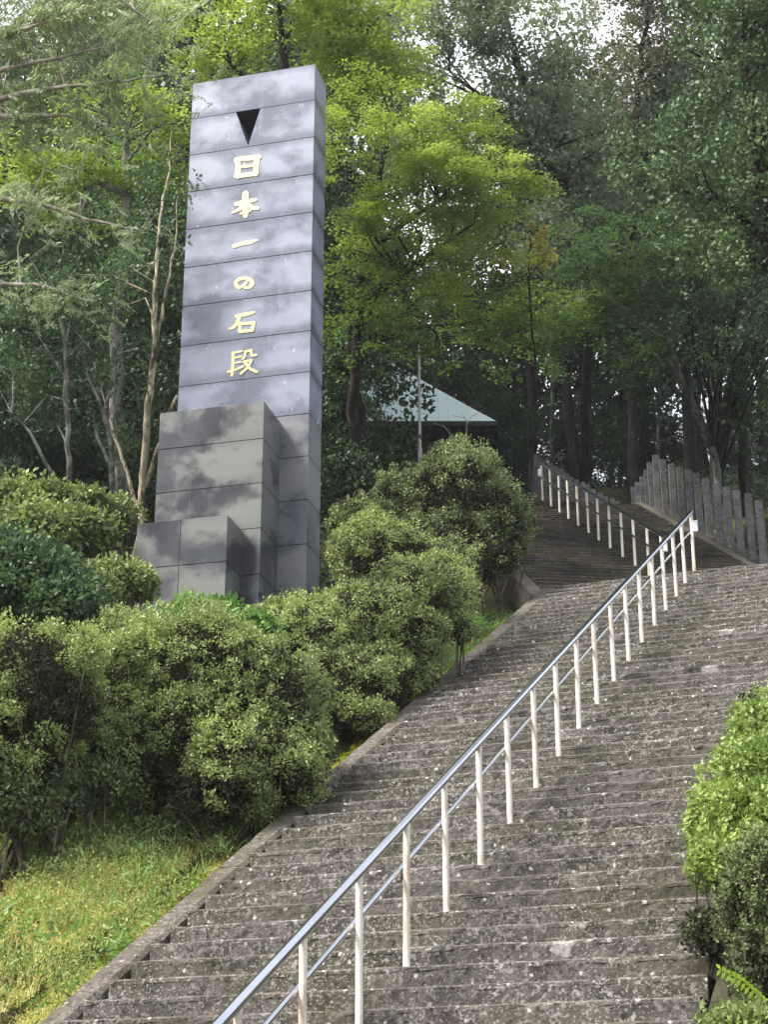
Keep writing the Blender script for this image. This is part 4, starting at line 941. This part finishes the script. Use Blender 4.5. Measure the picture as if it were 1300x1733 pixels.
for i in range(15):
    s_ = i/14*2.99; j = int(s_); f_ = s_-j; p_ = st[j]*(1-f_)+st[min(j+1, 3)]*f_
    for sg in (-1, 1):
        dv = np.array(c_u)*(sg*.75+random.uniform(-.15,.15))-np.array(c_r)*.5+np.array([0, random.uniform(-.5,.2), 0]); dv /= np.linalg.norm(dv); ln = .058*(1-.35*i/14); sd_ = np.cross(dv, c_f); sd_ /= np.linalg.norm(sd_)
        tip = p_+dv*ln+np.array([0, 0, -.004]); mid = p_+dv*ln*.5; wv = sd_*ln*.22
        mb = MB(); q_ = [p_-b_, mid+wv-b_, tip-b_, mid-wv-b_]; mb.add(q_+[v+np.array([0, 0, .0012]) for v in q_], [(0,1,2,3), (7,6,5,4), (0,4,5,1), (1,5,6,2), (2,6,7,3), (3,7,4,0)]); mb.build('leaflet', M['fern'], fr)
# undergrowth on the bank behind the fences, ground cover
def cover(name, label, region, n, L, W, mat, seed, tb=0, mode='out', h=.05, patch=1.0, n_per=8, rad=(.10,.10,.06)):
    r = np.random.default_rng(seed); x0, x1, y0, y1 = region
    x = r.uniform(x0, x1, n); y = r.uniform(y0, y1, n); keep = fbm(np.stack([x*patch, y*patch, x*0+seed], -1), 3) > .42
    x, y = x[keep], y[keep]
    t_ = (x-S0[0])*d2[0]+(y-S0[1])*d2[1]; o_ = (x-S0[0])*r2[0]+(y-S0[1])*r2[1]
    bad = ((x > XL-.3) & (x < XR+.3) & (y < YL+2)) | ((np.abs(o_) < 2.9) & (t_ > -2.5) & (t_ < 15)) | ((t_ > 9) & (t_ < 19) & (o_ > -7) & (o_ < 5)); x, y = x[~bad], y[~bad]
    lp = np.stack([x, y], -1)
    z = terrain(x, y)+h; C = np.stack([x, y, z], -1)
    tint = np.clip(fbm(C*np.array([.8,.8,.2])+seed, 3)*1.7-.4+tb, 0, 1)
    V, Q, t = leaves(C, np.array(rad), n_per, L, W, mode, seed, tint)
    o = link(name, mesh_np(name, V, Q, M[mat], t)); tag(o, label, kind='stuff'); return o
cover('undergrowth', 'dark green undergrowth covering the wooded bank above the fences', (-22, 4, 24, 50), 16000, .11, .06, 'forest', 301, .1, n_per=9, rad=(.22,.22,.16), h=.14)
cover('ground_cover', 'small leafy weeds on the slope left of the curb', (-12, -5.75, 12.3, 24), 15000, .030, .015, 'weed', 302, -.05, n_per=13, rad=(.07,.07,.05), h=.06)
cover('ground_cover', 'dry tan and yellow stalks and moss among the grass at lower left', (-11, -5.8, 8.2, 13), 22000, .036, .008, 'grass', 305, .48, mode='rand', n_per=14, rad=(.07,.07,.04), h=.04, patch=2.2)
cover('ground_cover', 'taller mixed weeds under the largest azalea', (-9.5, -5.9, 10.6, 13.8), 3000, .034, .013, 'azalea_light', 306, .0, n_per=16, rad=(.10,.10,.12), h=.14, patch=1.4)
cover('ground_cover', 'weeds on the bank right of the steps', (-1.2, 3, 7, 24), 3000, .05, .026, 'weed', 303, -.2, n_per=8, rad=(.08,.08,.06), h=.05)
cover('moss', 'bright yellow-green moss cushions along the left curb', (-6.02, -5.66, 7, 23), 5000, .022, .013, 'moss_leaf', 304, .1, n_per=14, rad=(.05,.05,.02), h=.02, patch=1.2)
cover('ground_cover', 'fallen brown leaves scattered over the slope and the curb edge', (-9.5, -5.66, 8.5, 20), 2600, .045, .028, 'autumn_litter', 308, 0, mode='flat', n_per=2, rad=(.10,.10,.02), h=.09, patch=.8)
cover('ground_cover', 'long-leaved pale weeds leaning over the curb below the largest azalea', (-7.4, -5.72, 11.2, 14.2), 260, .13, .018, 'weed', 309, .15, n_per=7, rad=(.08,.08,.05), h=.10, patch=2)
# grass blades
def grass(name, label, region, n, seed, hmin=.08, hmax=.26, tb=0):
    r = np.random.default_rng(seed); x0, x1, y0, y1 = region
    x = r.uniform(x0, x1, n); y = r.uniform(y0, y1, n)
    tuft = fbm(np.stack([x*1.5, y*1.5, x*0], -1), 3); keep = r.random(n) < sstep(.32, .55, tuft); x, y, tuft = x[keep], y[keep], tuft[keep]; N = len(x)
    z = terrain(x, y); p = np.stack([x, y, z-.01], -1); th = r.random(N)*6.283
    h = r.uniform(hmin, hmax, N)*(.5+tuft); ln = r.uniform(.2, 1.0, N)*h
    dr = np.stack([np.cos(th), np.sin(th), np.zeros(N)], -1); sd_ = np.stack([-np.sin(th), np.cos(th), np.zeros(N)], -1)*r.uniform(.003, .006, N)[:, None]
    up = np.array([0, 0, 1.0]); m_ = p+up*(h*.6)[:, None]+dr*(ln*.35)[:, None]; tp = p+up*(h*.9)[:, None]+dr*ln[:, None]
    V = np.stack([p-sd_, p+sd_, m_+sd_*.8, m_-sd_*.8, tp+sd_*.15, tp-sd_*.15], 1).reshape(-1, 3)
    i0 = np.arange(N)*6; Q = np.concatenate([np.stack([i0, i0+1, i0+2, i0+3], -1), np.stack([i0+3, i0+2, i0+4, i0+5], -1)])
    t = np.clip(fbm(p*np.array([1.1,1.1,.3])+5, 3)*1.6-.25+r.normal(0, .15, N)+tb, 0, 1); t = np.concatenate([t, t])
    o = link(name, mesh_np(name, V, Q, M['grass'], t)); tag(o, label, kind='stuff'); return o
grass('grass', 'yellow-green grass tufts on the slope at lower left', (-10.5, -5.75, 8.0, 15.5), 60000, 401, .04, .13, .3)
cover('ground_cover', 'dark green leafy weed patches in the dry grass near the curb', (-8.5, -5.8, 9, 11.6), 900, .035, .018, 'weed', 307, -.1, n_per=10, rad=(.08,.08,.06), h=.07, patch=1.6)
grass('grass', 'sparse grass on the slope around the azaleas', (-12, -5.8, 15.5, 24), 15000, 402, .04, .14)
print('triangles', sum(len(o.data.polygons) for o in bpy.data.objects if o.type == 'MESH'))

# ------------------------------------------------------------------ haze volume added to lift the shadows
hz = MB(); hz.box((-75, -12, -8), (65, 95, 75)); m, nt, out = new_mat('shadow_lift_haze')
pv = nt.nodes.new('ShaderNodeVolumePrincipled'); pv.inputs['Density'].default_value = .00035; pv.inputs['Color'].default_value = (.93, .96, 1, 1); pv.inputs['Anisotropy'].default_value = .2
nt.links.new(pv.outputs[0], out.inputs['Volume']); ho = hz.build('haze', m); tag(ho, 'thin pale haze added to lift the shadows of the wooded hillside', kind='stuff')
